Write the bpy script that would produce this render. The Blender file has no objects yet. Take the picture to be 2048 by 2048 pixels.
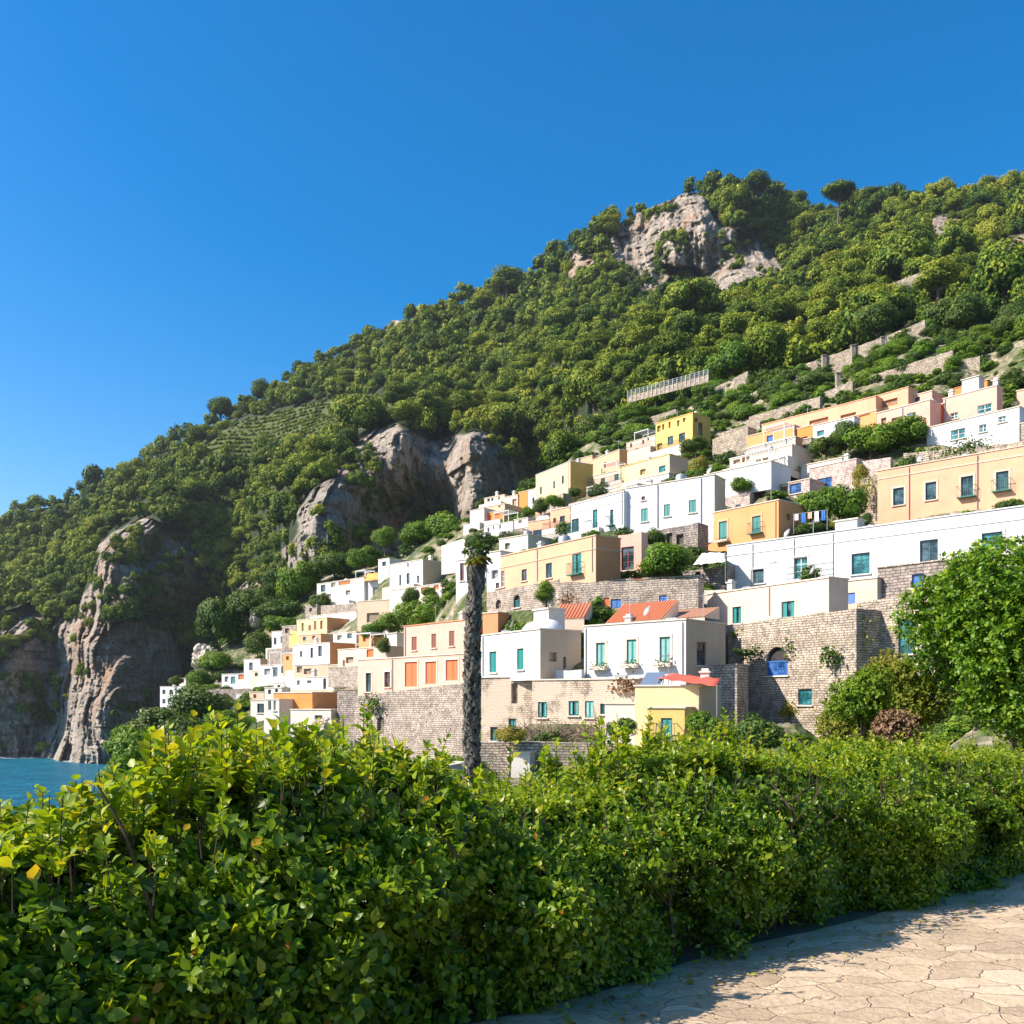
import bpy, math, random
import numpy as np
from mathutils import Vector
random.seed(7)
rng = np.random.default_rng(11)
scene = bpy.context.scene
COL = scene.collection
R = math.radians
FPX, HZ = 900.0, 700.0            # focal length and horizon row for a 1024 px frame
SEA_Z = -25.0
# ---------------------------------------------------------------- camera, sky, sun, exposure
cam = bpy.data.cameras.new('camera'); cam_o = bpy.data.objects.new('camera', cam); COL.objects.link(cam_o)
cam.sensor_width = 36; cam.lens = 36 * FPX / 1024; cam.shift_y = (HZ - 512) / 1024
cam.clip_start = .1; cam.clip_end = 20000
cam_o.rotation_euler = (R(90), 0, 0)
scene.camera = cam_o
SUN_EL, SUN_AZ = 41.0, (-.978, -.21)
world = bpy.data.worlds.new('World'); scene.world = world; world.use_nodes = True
wn, wl = world.node_tree.nodes, world.node_tree.links
bg = wn['Background']
sky = wn.new('ShaderNodeTexSky'); sky.sky_type = 'NISHITA'; sky.sun_disc = False
sky.sun_elevation = R(SUN_EL); sky.sun_rotation = math.atan2(SUN_AZ[0], SUN_AZ[1])
sky.air_density = 1.1; sky.dust_density = 1.1; sky.ozone_density = 3.0; sky.altitude = 0
hs = wn.new('ShaderNodeHueSaturation'); hs.inputs['Saturation'].default_value = 1.55
wl.new(sky.outputs[0], hs.inputs['Color']); wl.new(hs.outputs[0], bg.inputs['Color'])
bg.inputs['Strength'].default_value = .102
sun = bpy.data.lights.new('sun', 'SUN'); sun.energy = 4.9; sun.angle = R(.5); sun.color = (1, .89, .79)
sun_o = bpy.data.objects.new('sun', sun); COL.objects.link(sun_o)
ce = math.cos(R(SUN_EL))
sdir = Vector((SUN_AZ[0] * ce, SUN_AZ[1] * ce, math.sin(R(SUN_EL))))
sun_o.rotation_euler = (-sdir).to_track_quat('-Z', 'Y').to_euler()
scene.view_settings.view_transform = 'Standard'; scene.view_settings.look = 'None'
scene.view_settings.exposure = 1.0; scene.view_settings.gamma = 1
scene.cycles.max_bounces = 6; scene.cycles.diffuse_bounces = 3; scene.cycles.transmission_bounces = 3
scene.cycles.transparent_max_bounces = 4; scene.cycles.glossy_bounces = 2
scene.cycles.caustics_reflective = False; scene.cycles.caustics_refractive = False

def P(nx, ny, d):
    """a point at depth d seen at (nx, ny) of the 2048 px photograph"""
    return Vector(((nx / 2 - 512) / FPX * d, d, (HZ - ny / 2) / FPX * d))

# ---------------------------------------------------------------- numpy noise and interpolation
def hash3(i, j, k, s):
    n = (i.astype(np.int64) * 374761393 + j.astype(np.int64) * 668265263 + k.astype(np.int64) * 2147483647 + s * 974711) & 0xffffffff
    n = ((n ^ (n >> 13)) * 1274126177) & 0xffffffff
    return ((n ^ (n >> 16)) & 0xffff) / 32767.5 - 1
def vnoise(x, y, z=0, s=0):
    x = np.asarray(x, float); y = np.asarray(y, float); z = np.asarray(z, float) + x * 0
    i, j, k = np.floor(x), np.floor(y), np.floor(z)
    f, g, h = x - i, y - j, z - k
    f, g, h = [t * t * (3 - 2 * t) for t in (f, g, h)]
    r = 0
    for a in (0, 1):
        for b in (0, 1):
            for c in (0, 1):
                r = r + hash3(i + a, j + b, k + c, s) * (f if a else 1 - f) * (g if b else 1 - g) * (h if c else 1 - h)
    return r
def fbm(x, y, z=0, o=4, s=0):
    r, a = 0, 1
    for q in range(o):
        r = r + a * vnoise(np.asarray(x) * 2**q, np.asarray(y) * 2**q, np.asarray(z) * 2**q, s + q * 17); a *= .5
    return r / 1.8
class TPS:
    def __init__(s, X, v, lam=1e-3):
        s.X = np.asarray(X, float); n = len(s.X); K = s.k(s.X) + lam * np.eye(n)
        Q = np.c_[np.ones(n), s.X]; A = np.block([[K, Q], [Q.T, np.zeros((3, 3))]])
        s.w = np.linalg.solve(A, np.r_[np.asarray(v, float), 0, 0, 0])
    def k(s, Y):
        r2 = ((Y[:, None, :] - s.X[None]) ** 2).sum(-1); return .5 * r2 * np.log(r2 + 1e-12)
    def __call__(s, Y):
        Y = np.asarray(Y, float); out = np.empty(len(Y))
        for a in range(0, len(Y), 20000):
            y = Y[a:a + 20000]; out[a:a + 20000] = s.k(y) @ s.w[:-3] + s.w[-3] + y @ s.w[-2:]
        return out
def inpoly(x, y, poly):
    x = np.asarray(x, float); y = np.asarray(y, float); c = np.zeros(x.shape, bool); n = len(poly)
    for i in range(n):
        x1, y1 = poly[i]; x2, y2 = poly[(i + 1) % n]
        if y1 == y2: continue
        c ^= ((y1 > y) != (y2 > y)) & (x < (x2 - x1) * (y - y1) / (y2 - y1) + x1)
    return c

# ---------------------------------------------------------------- object helpers
def tag(o, label=None, cat=None, group=None, kind=None):
    if label: o['label'] = label
    if cat: o['category'] = cat
    if group: o['group'] = group
    if kind or cat: o['kind'] = kind or 'thing'
    return o
def empty(name, loc, rz=0):
    o = bpy.data.objects.new(name, None); COL.objects.link(o); o.location = loc; o.rotation_euler = (0, 0, rz)
    o.empty_display_size = .3
    return o
def link(name, me, m, parent=None, smooth=False):
    o = bpy.data.objects.new(name, me); COL.objects.link(o)
    if m is not None:
        me.materials.clear()
        for q in (m if isinstance(m, (list, tuple)) else [m]): me.materials.append(q)
    if parent is not None: o.parent = parent
    if smooth: me.polygons.foreach_set('use_smooth', np.ones(len(me.polygons), bool))
    return o
def npmesh(name, V, Fc, attrs=None, smooth=False):
    """V (n,3); Fc (m,k) faces all with k corners"""
    me = bpy.data.meshes.new(name); V = np.ascontiguousarray(V, np.float32); Fc = np.ascontiguousarray(Fc, np.int32)
    m, k = Fc.shape
    me.vertices.add(len(V)); me.vertices.foreach_set('co', V.ravel())
    me.loops.add(m * k); me.loops.foreach_set('vertex_index', Fc.ravel())
    me.polygons.add(m); me.polygons.foreach_set('loop_start', np.arange(m, dtype=np.int32) * k)
    me.polygons.foreach_set('loop_total', np.full(m, k, np.int32))
    if smooth: me.polygons.foreach_set('use_smooth', np.ones(m, bool))
    for nm, a in (attrs or {}).items():
        at = me.attributes.new(nm, 'FLOAT', 'POINT'); at.data.foreach_set('value', np.ascontiguousarray(a, np.float32))
    me.update(); me.validate()
    return me
class MB:
    """collects boxes, quads, tubes; build() links them as ONE mesh object"""
    def __init__(s): s.v, s.f = [], []
    def quad(s, *p):
        n = len(s.v); s.v += [tuple(q) for q in p]; s.f.append(tuple(range(n, n + len(p)))); return s
    def box(s, x0, x1, y0, y1, z0, z1):
        n = len(s.v)
        s.v += [(x, y, z) for z in (z0, z1) for y in (y0, y1) for x in (x0, x1)]
        s.f += [tuple(n + q for q in f) for f in ((0, 2, 3, 1), (4, 5, 7, 6), (0, 1, 5, 4), (2, 6, 7, 3), (0, 4, 6, 2), (1, 3, 7, 5))]
        return s
    def tube(s, pts, rad, seg=6, cap=True):
        pts = [Vector(p) for p in pts]; rad = rad if isinstance(rad, (list, tuple)) else [rad] * len(pts)
        n0 = len(s.v); up = Vector((0, 0, 1))
        for i, p in enumerate(pts):
            t = (pts[min(i + 1, len(pts) - 1)] - pts[max(i - 1, 0)]).normalized()
            a = t.cross(up if abs(t.z) < .95 else Vector((1, 0, 0))).normalized(); b = t.cross(a)
            for q in range(seg):
                w = 2 * math.pi * q / seg; s.v.append(tuple(p + (a * math.cos(w) + b * math.sin(w)) * rad[i]))
        for i in range(len(pts) - 1):
            for q in range(seg):
                A = n0 + i * seg; r = (q + 1) % seg
                s.f.append((A + q, A + r, A + seg + r, A + seg + q))
        if cap:
            s.f.append(tuple(n0 + q for q in range(seg))); s.f.append(tuple(n0 + (len(pts) - 1) * seg + q for q in reversed(range(seg))))
        return s
    def lathe(s, prof, cx=0, cy=0, seg=12):
        n0 = len(s.v)
        for r, z in prof:
            for q in range(seg):
                w = 2 * math.pi * q / seg; s.v.append((cx + r * math.cos(w), cy + r * math.sin(w), z))
        for i in range(len(prof) - 1):
            for q in range(seg):
                A = n0 + i * seg; r = (q + 1) % seg; s.f.append((A + q, A + r, A + seg + r, A + seg + q))
        return s
    def build(s, name, m, parent=None, smooth=False):
        me = bpy.data.meshes.new(name); me.from_pydata(s.v, [], s.f); me.update()
        return link(name, me, m, parent, smooth)

# ---------------------------------------------------------------- materials
MATS = {}
def newmat(name):
    m = bpy.data.materials.new(name); m.use_nodes = True; nt = m.node_tree
    return m, nt.nodes, nt.links, nt.nodes['Principled BSDF']
def noise_node(n, l, vec, scale, detail=4, rough=.6, dist=0):
    t = n.new('ShaderNodeTexNoise'); t.inputs['Scale'].default_value = scale; t.inputs['Detail'].default_value = detail
    t.inputs['Roughness'].default_value = rough; t.inputs['Distortion'].default_value = dist
    if vec is not None: l.new(vec, t.inputs['Vector'])
    return t.outputs['Fac']
def ramp(n, l, fac, stops, interp='LINEAR'):
    t = n.new('ShaderNodeValToRGB'); t.color_ramp.interpolation = interp; e = t.color_ramp.elements
    while len(e) < len(stops): e.new(.5)
    for q, (p, c) in enumerate(stops):
        e[q].position = p; e[q].color = (*c, 1) if len(c) == 3 else c
    l.new(fac, t.inputs[0]); return t.outputs[0]
def mixc(n, l, fac, a, b, mode='MIX'):
    t = n.new('ShaderNodeMix'); t.data_type = 'RGBA'; t.blend_type = mode
    for s, v in ((0, fac), (6, a), (7, b)):
        if isinstance(v, bpy.types.NodeSocket): l.new(v, t.inputs[s])
        else: t.inputs[s].default_value = v if s == 0 else (*v, 1)
    return t.outputs[2]
def mathn(n, l, op, a, b=None, c=None):
    t = n.new('ShaderNodeMath'); t.operation = op
    for q, v in enumerate((a, b, c)):
        if v is None: continue
        if isinstance(v, bpy.types.NodeSocket): l.new(v, t.inputs[q])
        else: t.inputs[q].default_value = v
    return t.outputs[0]
def bump(n, l, h, strength, dist, bs):
    t = n.new('ShaderNodeBump'); t.inputs['Strength'].default_value = strength; t.inputs['Distance'].default_value = dist
    l.new(h, t.inputs['Height']); l.new(t.outputs[0], bs.inputs['Normal'])
def grid_coords(n, l, sx=1, sz=1):
    """object coordinates folded so that x and y walls both run along the first axis and z along the second"""
    tc = n.new('ShaderNodeTexCoord'); sp = n.new('ShaderNodeSeparateXYZ'); l.new(tc.outputs['Object'], sp.inputs[0])
    cb = n.new('ShaderNodeCombineXYZ')
    l.new(mathn(n, l, 'MULTIPLY', mathn(n, l, 'ADD', sp.outputs[0], sp.outputs[1]), sx), cb.inputs[0])
    l.new(mathn(n, l, 'MULTIPLY', sp.outputs[2], sz), cb.inputs[1])
    return tc.outputs['Object'], cb.outputs[0], sp
def plaster(name, c, stain=.35, dirt=(.30, .25, .19)):
    if name in MATS: return MATS[name]
    m, n, l, b = newmat(name); obj, flat, sp = grid_coords(n, l)
    mp = n.new('ShaderNodeMapping'); mp.inputs['Scale'].default_value = (1.6, .22, 1); l.new(flat, mp.inputs[0])
    streak = noise_node(n, l, mp.outputs[0], 1.4, 5, .65)
    blot = noise_node(n, l, obj, .55, 5, .62)
    f1 = ramp(n, l, blot, [(.35, (0, 0, 0)), (.75, (1, 1, 1))])
    f2 = ramp(n, l, streak, [(.52, (0, 0, 0)), (.78, (1, 1, 1))])
    c2 = tuple(q * .80 for q in c)
    col = mixc(n, l, f1, c, c2)
    k = mathn(n, l, 'MULTIPLY', f2, stain)
    col = mixc(n, l, k, col, tuple(.55 * q + .45 * w for q, w in zip(dirt, c)))
    fine = noise_node(n, l, obj, 9, 6, .7)
    col = mixc(n, l, mathn(n, l, 'MULTIPLY', fine, .22), col, tuple(q * .7 for q in c))
    l.new(col, b.inputs['Base Color']); b.inputs['Roughness'].default_value = .88
    bump(n, l, mathn(n, l, 'ADD', fine, mathn(n, l, 'MULTIPLY', blot, 2)), .35, .03, b)
    MATS[name] = m; return m
def stone(name, c1, c2, mortar, w=.42, h=.16, moss=.3, patch=0, patchc=(.62, .50, .38)):
    if name in MATS: return MATS[name]
    m, n, l, b = newmat(name); obj, flat, sp = grid_coords(n, l)
    ds = n.new('ShaderNodeTexNoise'); ds.inputs['Scale'].default_value = 1.7; ds.inputs['Detail'].default_value = 3; l.new(flat, ds.inputs['Vector'])
    mx = n.new('ShaderNodeMix'); mx.data_type = 'VECTOR'; mx.inputs[0].default_value = 1
    sc = n.new('ShaderNodeVectorMath'); sc.operation = 'MULTIPLY_ADD'; l.new(ds.outputs['Color'], sc.inputs[0]); sc.inputs[1].default_value = (.30, .16, 0); l.new(flat, sc.inputs[2])
    br = n.new('ShaderNodeTexBrick'); l.new(sc.outputs[0], br.inputs['Vector'])
    br.inputs['Scale'].default_value = 1; br.inputs['Brick Width'].default_value = w; br.inputs['Row Height'].default_value = h
    br.inputs['Mortar Size'].default_value = .028; br.inputs['Mortar Smooth'].default_value = .35; br.inputs['Bias'].default_value = 0
    br.offset_frequency = 2; br.squash = .7; br.squash_frequency = 3
    br.inputs['Color1'].default_value = (*c1, 1); br.inputs['Color2'].default_value = (*c2, 1); br.inputs['Mortar'].default_value = (*mortar, 1)
    vo = n.new('ShaderNodeTexVoronoi'); vo.inputs['Scale'].default_value = 3.2; l.new(sc.outputs[0], vo.inputs['Vector'])
    sv = n.new('ShaderNodeSeparateColor'); l.new(vo.outputs['Color'], sv.inputs[0])
    col = mixc(n, l, .75, br.outputs['Color'], ramp(n, l, sv.outputs[0], [(0, (.30, .30, .31)), (.5, (.5, .49, .47)), (1, (.70, .68, .64))]), 'OVERLAY')
    blot = noise_node(n, l, obj, .45, 6, .65)
    col = mixc(n, l, ramp(n, l, blot, [(.42, (0, 0, 0)), (.62, (1, 1, 1))]), col, tuple(q * .62 for q in c1), 'MIX') if moss > .6 else col
    col = mixc(n, l, mathn(n, l, 'MULTIPLY', ramp(n, l, blot, [(.50, (0, 0, 0)), (.72, (1, 1, 1))]), moss), col, (.12, .10, .05))
    fine = noise_node(n, l, obj, 14, 5, .75)
    col = mixc(n, l, .5, col, ramp(n, l, fine, [(.3, (.35, .35, .35)), (.7, (.66, .66, .66))]), 'OVERLAY')
    if patch:
        pn = ramp(n, l, noise_node(n, l, obj, .33, 5, .6), [(.56 - patch * .2, (0, 0, 0)), (.60 - patch * .2, (1, 1, 1))])
        col = mixc(n, l, pn, col, patchc)
    l.new(col, b.inputs['Base Color']); b.inputs['Roughness'].default_value = .93
    hgt = mathn(n, l, 'ADD', mathn(n, l, 'MULTIPLY', br.outputs['Fac'], -1), mathn(n, l, 'MULTIPLY', fine, .8))
    bump(n, l, hgt, .9, .06, b)
    MATS[name] = m; return m
def paint(name, c, rough=.5, metal=0, var=.25, scale=6):
    if name in MATS: return MATS[name]
    m, n, l, b = newmat(name); tc = n.new('ShaderNodeTexCoord')
    f = noise_node(n, l, tc.outputs['Object'], scale, 5, .65)
    l.new(mixc(n, l, mathn(n, l, 'MULTIPLY', f, var * 2), c, tuple(q * .55 for q in c)), b.inputs['Base Color'])
    b.inputs['Roughness'].default_value = rough; b.inputs['Metallic'].default_value = metal
    MATS[name] = m; return m
def glass(name, c):
    if name in MATS: return MATS[name]
    m, n, l, b = newmat(name); tc = n.new('ShaderNodeTexCoord')
    f = noise_node(n, l, tc.outputs['Object'], 1.3, 3, .5, .4)
    l.new(mixc(n, l, ramp(n, l, f, [(.42, (0, 0, 0)), (.6, (1, 1, 1))]), c, tuple(min(1, q * 3 + .03) for q in c)), b.inputs['Base Color'])
    b.inputs['Roughness'].default_value = .08
    MATS[name] = m; return m
def leafmat(name, stops, trans=.35, rand=.15, rough=.45, attr='tint', spec=.25, patch=0):
    if name in MATS: return MATS[name]
    m, n, l, b = newmat(name)
    at = n.new('ShaderNodeAttribute'); at.attribute_name = attr
    oi = n.new('ShaderNodeObjectInfo')
    f = mathn(n, l, 'ADD', at.outputs['Fac'], mathn(n, l, 'MULTIPLY', mathn(n, l, 'SUBTRACT', oi.outputs['Random'], .5), rand))
    if patch:
        gp = n.new('ShaderNodeNewGeometry'); f = mathn(n, l, 'ADD', f, mathn(n, l, 'MULTIPLY', mathn(n, l, 'SUBTRACT', noise_node(n, l, gp.outputs['Position'], .022, 4, .6), .5), patch))
    col = ramp(n, l, f, stops)
    l.new(col, b.inputs['Base Color']); b.inputs['Roughness'].default_value = rough; b.inputs['Specular IOR Level'].default_value = spec
    tr = n.new('ShaderNodeBsdfTranslucent')
    l.new(mixc(n, l, 1, col, (1.0, 1.0, .35), 'MULTIPLY'), tr.inputs[0])
    g = n.new('ShaderNodeMixShader'); g.inputs[0].default_value = trans
    l.new(b.outputs[0], g.inputs[1]); l.new(tr.outputs[0], g.inputs[2])
    l.new(g.outputs[0], n['Material Output'].inputs[0])
    MATS[name] = m; return m

WHITE = plaster('white plaster', (.66, .66, .67), .9)
OLDWHITE = plaster('weathered white plaster', (.64, .60, .53), .8)
CREAM = plaster('cream plaster', (.72, .55, .42), .45)
PEACH = plaster('peach plaster', (.74, .405, .245), .6)
ORANGE = plaster('orange plaster', (.74, .34, .135), .6)
DEEPOR = plaster('deep orange plaster', (.70, .26, .06), .3)
PINK = plaster('pink plaster', (.76, .43, .33), .55)
YELLOW = plaster('yellow plaster', (.74, .50, .16), .35)
OCHRE = plaster('ochre plaster', (.72, .42, .10), .35)
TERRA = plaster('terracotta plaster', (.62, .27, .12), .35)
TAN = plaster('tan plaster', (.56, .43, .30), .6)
REDP = plaster('red plaster', (.70, .10, .05), .3)
LEMON = plaster('pale yellow plaster', (.74, .58, .32), .35)
STONE = stone('grey stone masonry', (.40, .335, .28), (.52, .45, .38), (.20, .16, .13), .46, .17, moss=.55)
STONEW = stone('warm stone masonry', (.43, .355, .285), (.56, .485, .40), (.20, .16, .12), .40, .15, moss=.55)
STONEP = stone('stone masonry with old plaster', (.47, .38, .30), (.58, .49, .39), (.26, .2, .15), .34, .13, moss=.3, patch=.55)
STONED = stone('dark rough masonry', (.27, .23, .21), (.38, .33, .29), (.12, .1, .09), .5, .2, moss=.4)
BRICKG = stone('grey pink masonry', (.52, .42, .38), (.62, .50, .45), (.33, .27, .24), .5, .2, moss=.15)
DRYST = stone('dry stone terrace', (.36, .30, .23), (.50, .43, .34), (.17, .13, .1), .5, .22, moss=.4)
TEAL = paint('teal shutter paint', (.015, .26, .24), .45)
TEALD = paint('dark teal paint', (.01, .13, .14), .45)
BROWNP = paint('brown shutter paint', (.26, .08, .045), .6)
BLUEP = paint('blue door paint', (.03, .16, .50), .5)
REDPNT = paint('orange red door paint', (.80, .16, .03), .55)
DARKWIN = paint('dark opening', (.035, .03, .03), .8)
WOODW = paint('white painted wood', (.75, .74, .70), .5)
TRIM = plaster('pale stone trim', (.70, .60, .48), .5)
IRON = paint('dark iron', (.04, .045, .045), .55, .5)
GREENIRON = paint('green iron railing', (.02, .14, .11), .5)
GREYM = paint('grey metal', (.45, .46, .47), .4, .6)
GLASS = glass('window glass', (.015, .03, .04)); BGLASS = glass('blue window glass', (.01, .04, .12)); TGLASS = glass('teal window glass', (.01, .07, .08))
ROOFG = plaster('roof deck', (.46, .40, .33), .7); ROOFW = plaster('whitewashed roof deck', (.70, .67, .61), .6)
# ---------------------------------------------------------------- the far mountain: depth given at points of the photograph, real distances
MT = [(-400,1150,700),(0,1030,640),(100,988,640),(300,905,630),(500,800,620),(700,672,610),(900,608,590),(1100,528,560),(1240,445,530),(1370,372,510),
 (1500,380,500),(1650,400,480),(1800,395,460),(2048,368,430),(2500,330,400),
 (-400,1300,560),(0,1140,540),(150,1060,540),(250,980,560),(450,900,480),(600,850,460),(750,800,450),(700,740,540),(900,720,470),(1100,650,440),(1300,640,400),(1200,560,480),
 (1225,440,522),(1240,510,505),(1340,440,492),(1350,520,472),(1430,460,474),(1400,590,455),(1500,545,440),(1570,560,425),(1700,500,400),(1900,480,360),(2048,480,335),(2500,480,300),
 (560,920,420),(500,1000,430),(430,1050,440),(520,1100,400),(480,1180,410),
 (640,960,306),(800,862,326),(900,880,352),(928,885,316),(1060,930,352),(600,1060,290),(720,1040,308),(895,1020,345),(926,1020,308),(1050,1000,345),
 (620,1150,288),(760,1140,306),(900,1100,334),(1060,1060,338),
 (850,800,390),(1000,820,372),(1100,790,330),(1200,740,300),(1350,660,300),(1500,640,275),(1700,590,255),(1900,570,235),(2048,560,225),(2500,540,210),
 (1260,800,235),(1400,750,222),(1600,720,208),(1800,650,200),(2048,600,195),(2500,560,180),
 (700,1250,290),(1000,1200,290),(1500,1100,205),(2048,1000,180),(2500,1000,170),(500,1350,380),(700,1450,280),(1500,1450,190),(2300,1450,160),
 (330,990,455),(260,1050,425),(195,1180,392),(120,1220,430),(40,1230,425),(-200,1300,440),(-400,1400,450),
 (-60,1320,392),(20,1300,398),(100,1320,414),(132,1320,412),(185,1300,370),(260,1290,386),(340,1290,408),(400,1270,455),(440,1250,460),
 (-60,1430,384),(10,1420,390),(60,1420,398),(115,1440,405),(150,1440,374),(185,1430,356),(300,1430,380),(400,1400,420),
 (10,1512,400),(90,1515,390),(120,1522,374),(220,1526,356),(330,1530,380),(-200,1490,440),(-400,1480,500),
 (370,1060,440),(215,1110,392),(300,1120,412),(360,1150,412),(400,1200,445),(420,1120,440)]
mt_tps = TPS([(a / 1000, b / 1000) for a, b, c in MT], [math.log(c) for a, b, c in MT], 2e-5)
SKYX = [-500, -200, 0, 53, 140, 210, 300, 424, 498, 583, 678, 765, 785, 830, 900, 1060, 1100, 1166, 1230, 1272, 1340, 1368, 1410, 1463, 1537, 1620, 1738, 1855, 1960, 2048, 2300, 2600]
SKYY = [1230, 1130, 1040, 1010, 995, 950, 908, 840, 803, 750, 697, 650, 628, 632, 602, 548, 508, 474, 440, 415, 388, 374, 372, 372, 385, 402, 400, 395, 380, 368, 340, 310]
CLIFFS = {
 'mid': [(585,1170),(565,1095),(610,1010),(650,955),(710,905),(755,860),(800,845),(850,880),(920,862),(995,875),(1075,925),(1095,975),(1010,1060),(900,1100),(760,1150),(650,1175)],
 'up': [(195,1200),(195,1085),(285,1030),(392,1065),(400,1150),(445,1200),(415,1250),(350,1225),(300,1200),(240,1205)],
 'rib': [(140,1640),(138,1400),(145,1250),(172,1180),(208,1090),(240,1110),(222,1180),(205,1260),(200,1400),(200,1640)],
 'lowl': [(-500,1640),(-500,1400),(-60,1370),(10,1320),(60,1280),(110,1240),(150,1205),(165,1640)],
 'lowr': [(180,1640),(185,1280),(235,1245),(365,1235),(372,1400),(440,1640)], 'l2': [(-40,1300),(-20,1230),(60,1215),(80,1240),(30,1290)],
 'peak': [(1195,500),(1225,470),(1235,405),(1300,395),(1345,372),(1410,385),(1445,455),(1500,475),(1560,540),(1510,585),(1410,592),(1395,535),(1345,525),(1240,530)],
 'p2': [(1255,545),(1285,515),(1345,545),(1320,580),(1265,575)], 'p3': [(1135,505),(1200,515),(1230,505),(1190,540),(1150,575)],
 'p4': [(1848,475),(1870,440),(1920,428),(1945,445),(1925,470),(1860,492)], 'p5': [(1965,515),(2010,480),(2110,450),(2110,500),(1990,530)],
 'p6': [(752,655),(765,625),(800,618),(822,640),(790,655)], 'p7': [(478,1180),(500,1140),(528,1150),(520,1185)], 'p8': [(1360,385),(1372,366),(1390,372),(1380,395)],
}
FIELD = [(430,870),(470,845),(600,812),(720,790),(800,790),(790,835),(660,880),(560,905),(440,935),(380,950)]
def cliff_mask(nx, ny):
    wx = nx + 22 * fbm(nx / 60, ny / 60, 3, 4, 5); wy = ny + 22 * fbm(nx / 60, ny / 60, 9, 4, 8)
    m = np.zeros(np.shape(nx), bool)
    for p in CLIFFS.values(): m |= inpoly(wx, wy, p)
    return m
def mdepth(nx, ny):
    d = np.exp(mt_tps(np.c_[np.ravel(nx) / 1000, np.ravel(ny) / 1000])).reshape(np.shape(nx))
    return d
def mrelief(nx, ny, d, cl):
    x = (nx / 2 - 512) / FPX * d; z = (HZ - ny / 2) / FPX * d
    slope = 13 * fbm(x / 60, z / 75, d / 90, 4, 21) + 2.2 * fbm(x / 13, z / 13, 1, 3, 31)
    # gullies that run down the slope, right-facing banks in shade
    g = x / 95 + .45 * fbm(x / 90, z / 90, 2, 2, 41); saw = g - np.floor(g)
    gul = 32 * (np.where(saw < .3, 1 - saw / .3, (saw - .3) / .7) - .5)
    w = x + 5 * fbm(x / 30, z / 30, 4, 3, 51)
    tooth = w / 15 + .3 * fbm(w / 40, z / 30, 1, 2, 81); tt = tooth - np.floor(tooth); t2 = w / 5.3 + .5 * fbm(w / 12, z / 14, 1, 2, 83); t2 = t2 - np.floor(t2)
    fl = np.where(ny < 640, -.75, 1.0)
    rock = fl * 4.6 * np.where(tt < .2, 1 - tt / .2, (tt - .2) / .8) + 1.8 * np.where(t2 < .25, 1 - t2 / .25, (t2 - .25) / .75) + 3.5 * np.abs(fbm(w / 11, z / 34, 0, 3, 63)) + 3.2 * fbm(w / 3.2, z / 7, 0, 5, 71) + 1.9 * fbm(w / 7, z / 3.0, 0, 5, 75) + 1.7 * np.abs(fbm(x / 1.6, z / 3.0, 0, 3, 85)) - 6
    st = z / 7.5 + .8 * fbm(x / 22, z / 25, 0, 3, 87) + .15 * x / 7.5; st2 = z / 2.9 + .9 * fbm(x / 9, z / 12, 0, 3, 88)
    c1 = np.floor(w / 7.5 + .5 * fbm(x / 30, z / 26, 0, 2, 89)); b1 = np.floor(z / 17 + hash3(c1, c1 * 0, c1 * 0, 90) * 3); c2 = np.floor(w / 2.7 + .6 * fbm(x / 9, z / 11, 0, 2, 92)); b2 = np.floor(z / 6 + hash3(c2, c2 * 0, c2 * 0, 93) * 3)
    rock = rock * np.where(ny < 640, 1.35, 1.0) + .9 * (st - np.floor(st)) + .4 * (st2 - np.floor(st2)) + 3.0 * hash3(c1, b1, b1 * 0, 94) + 1.6 * hash3(c2, b2, b2 * 0, 95)
    return d + np.where(cl > .5, 0, slope + gul * np.clip((d - 230) / 200, 0, 1)) * 1.0 + cl * rock
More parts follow.
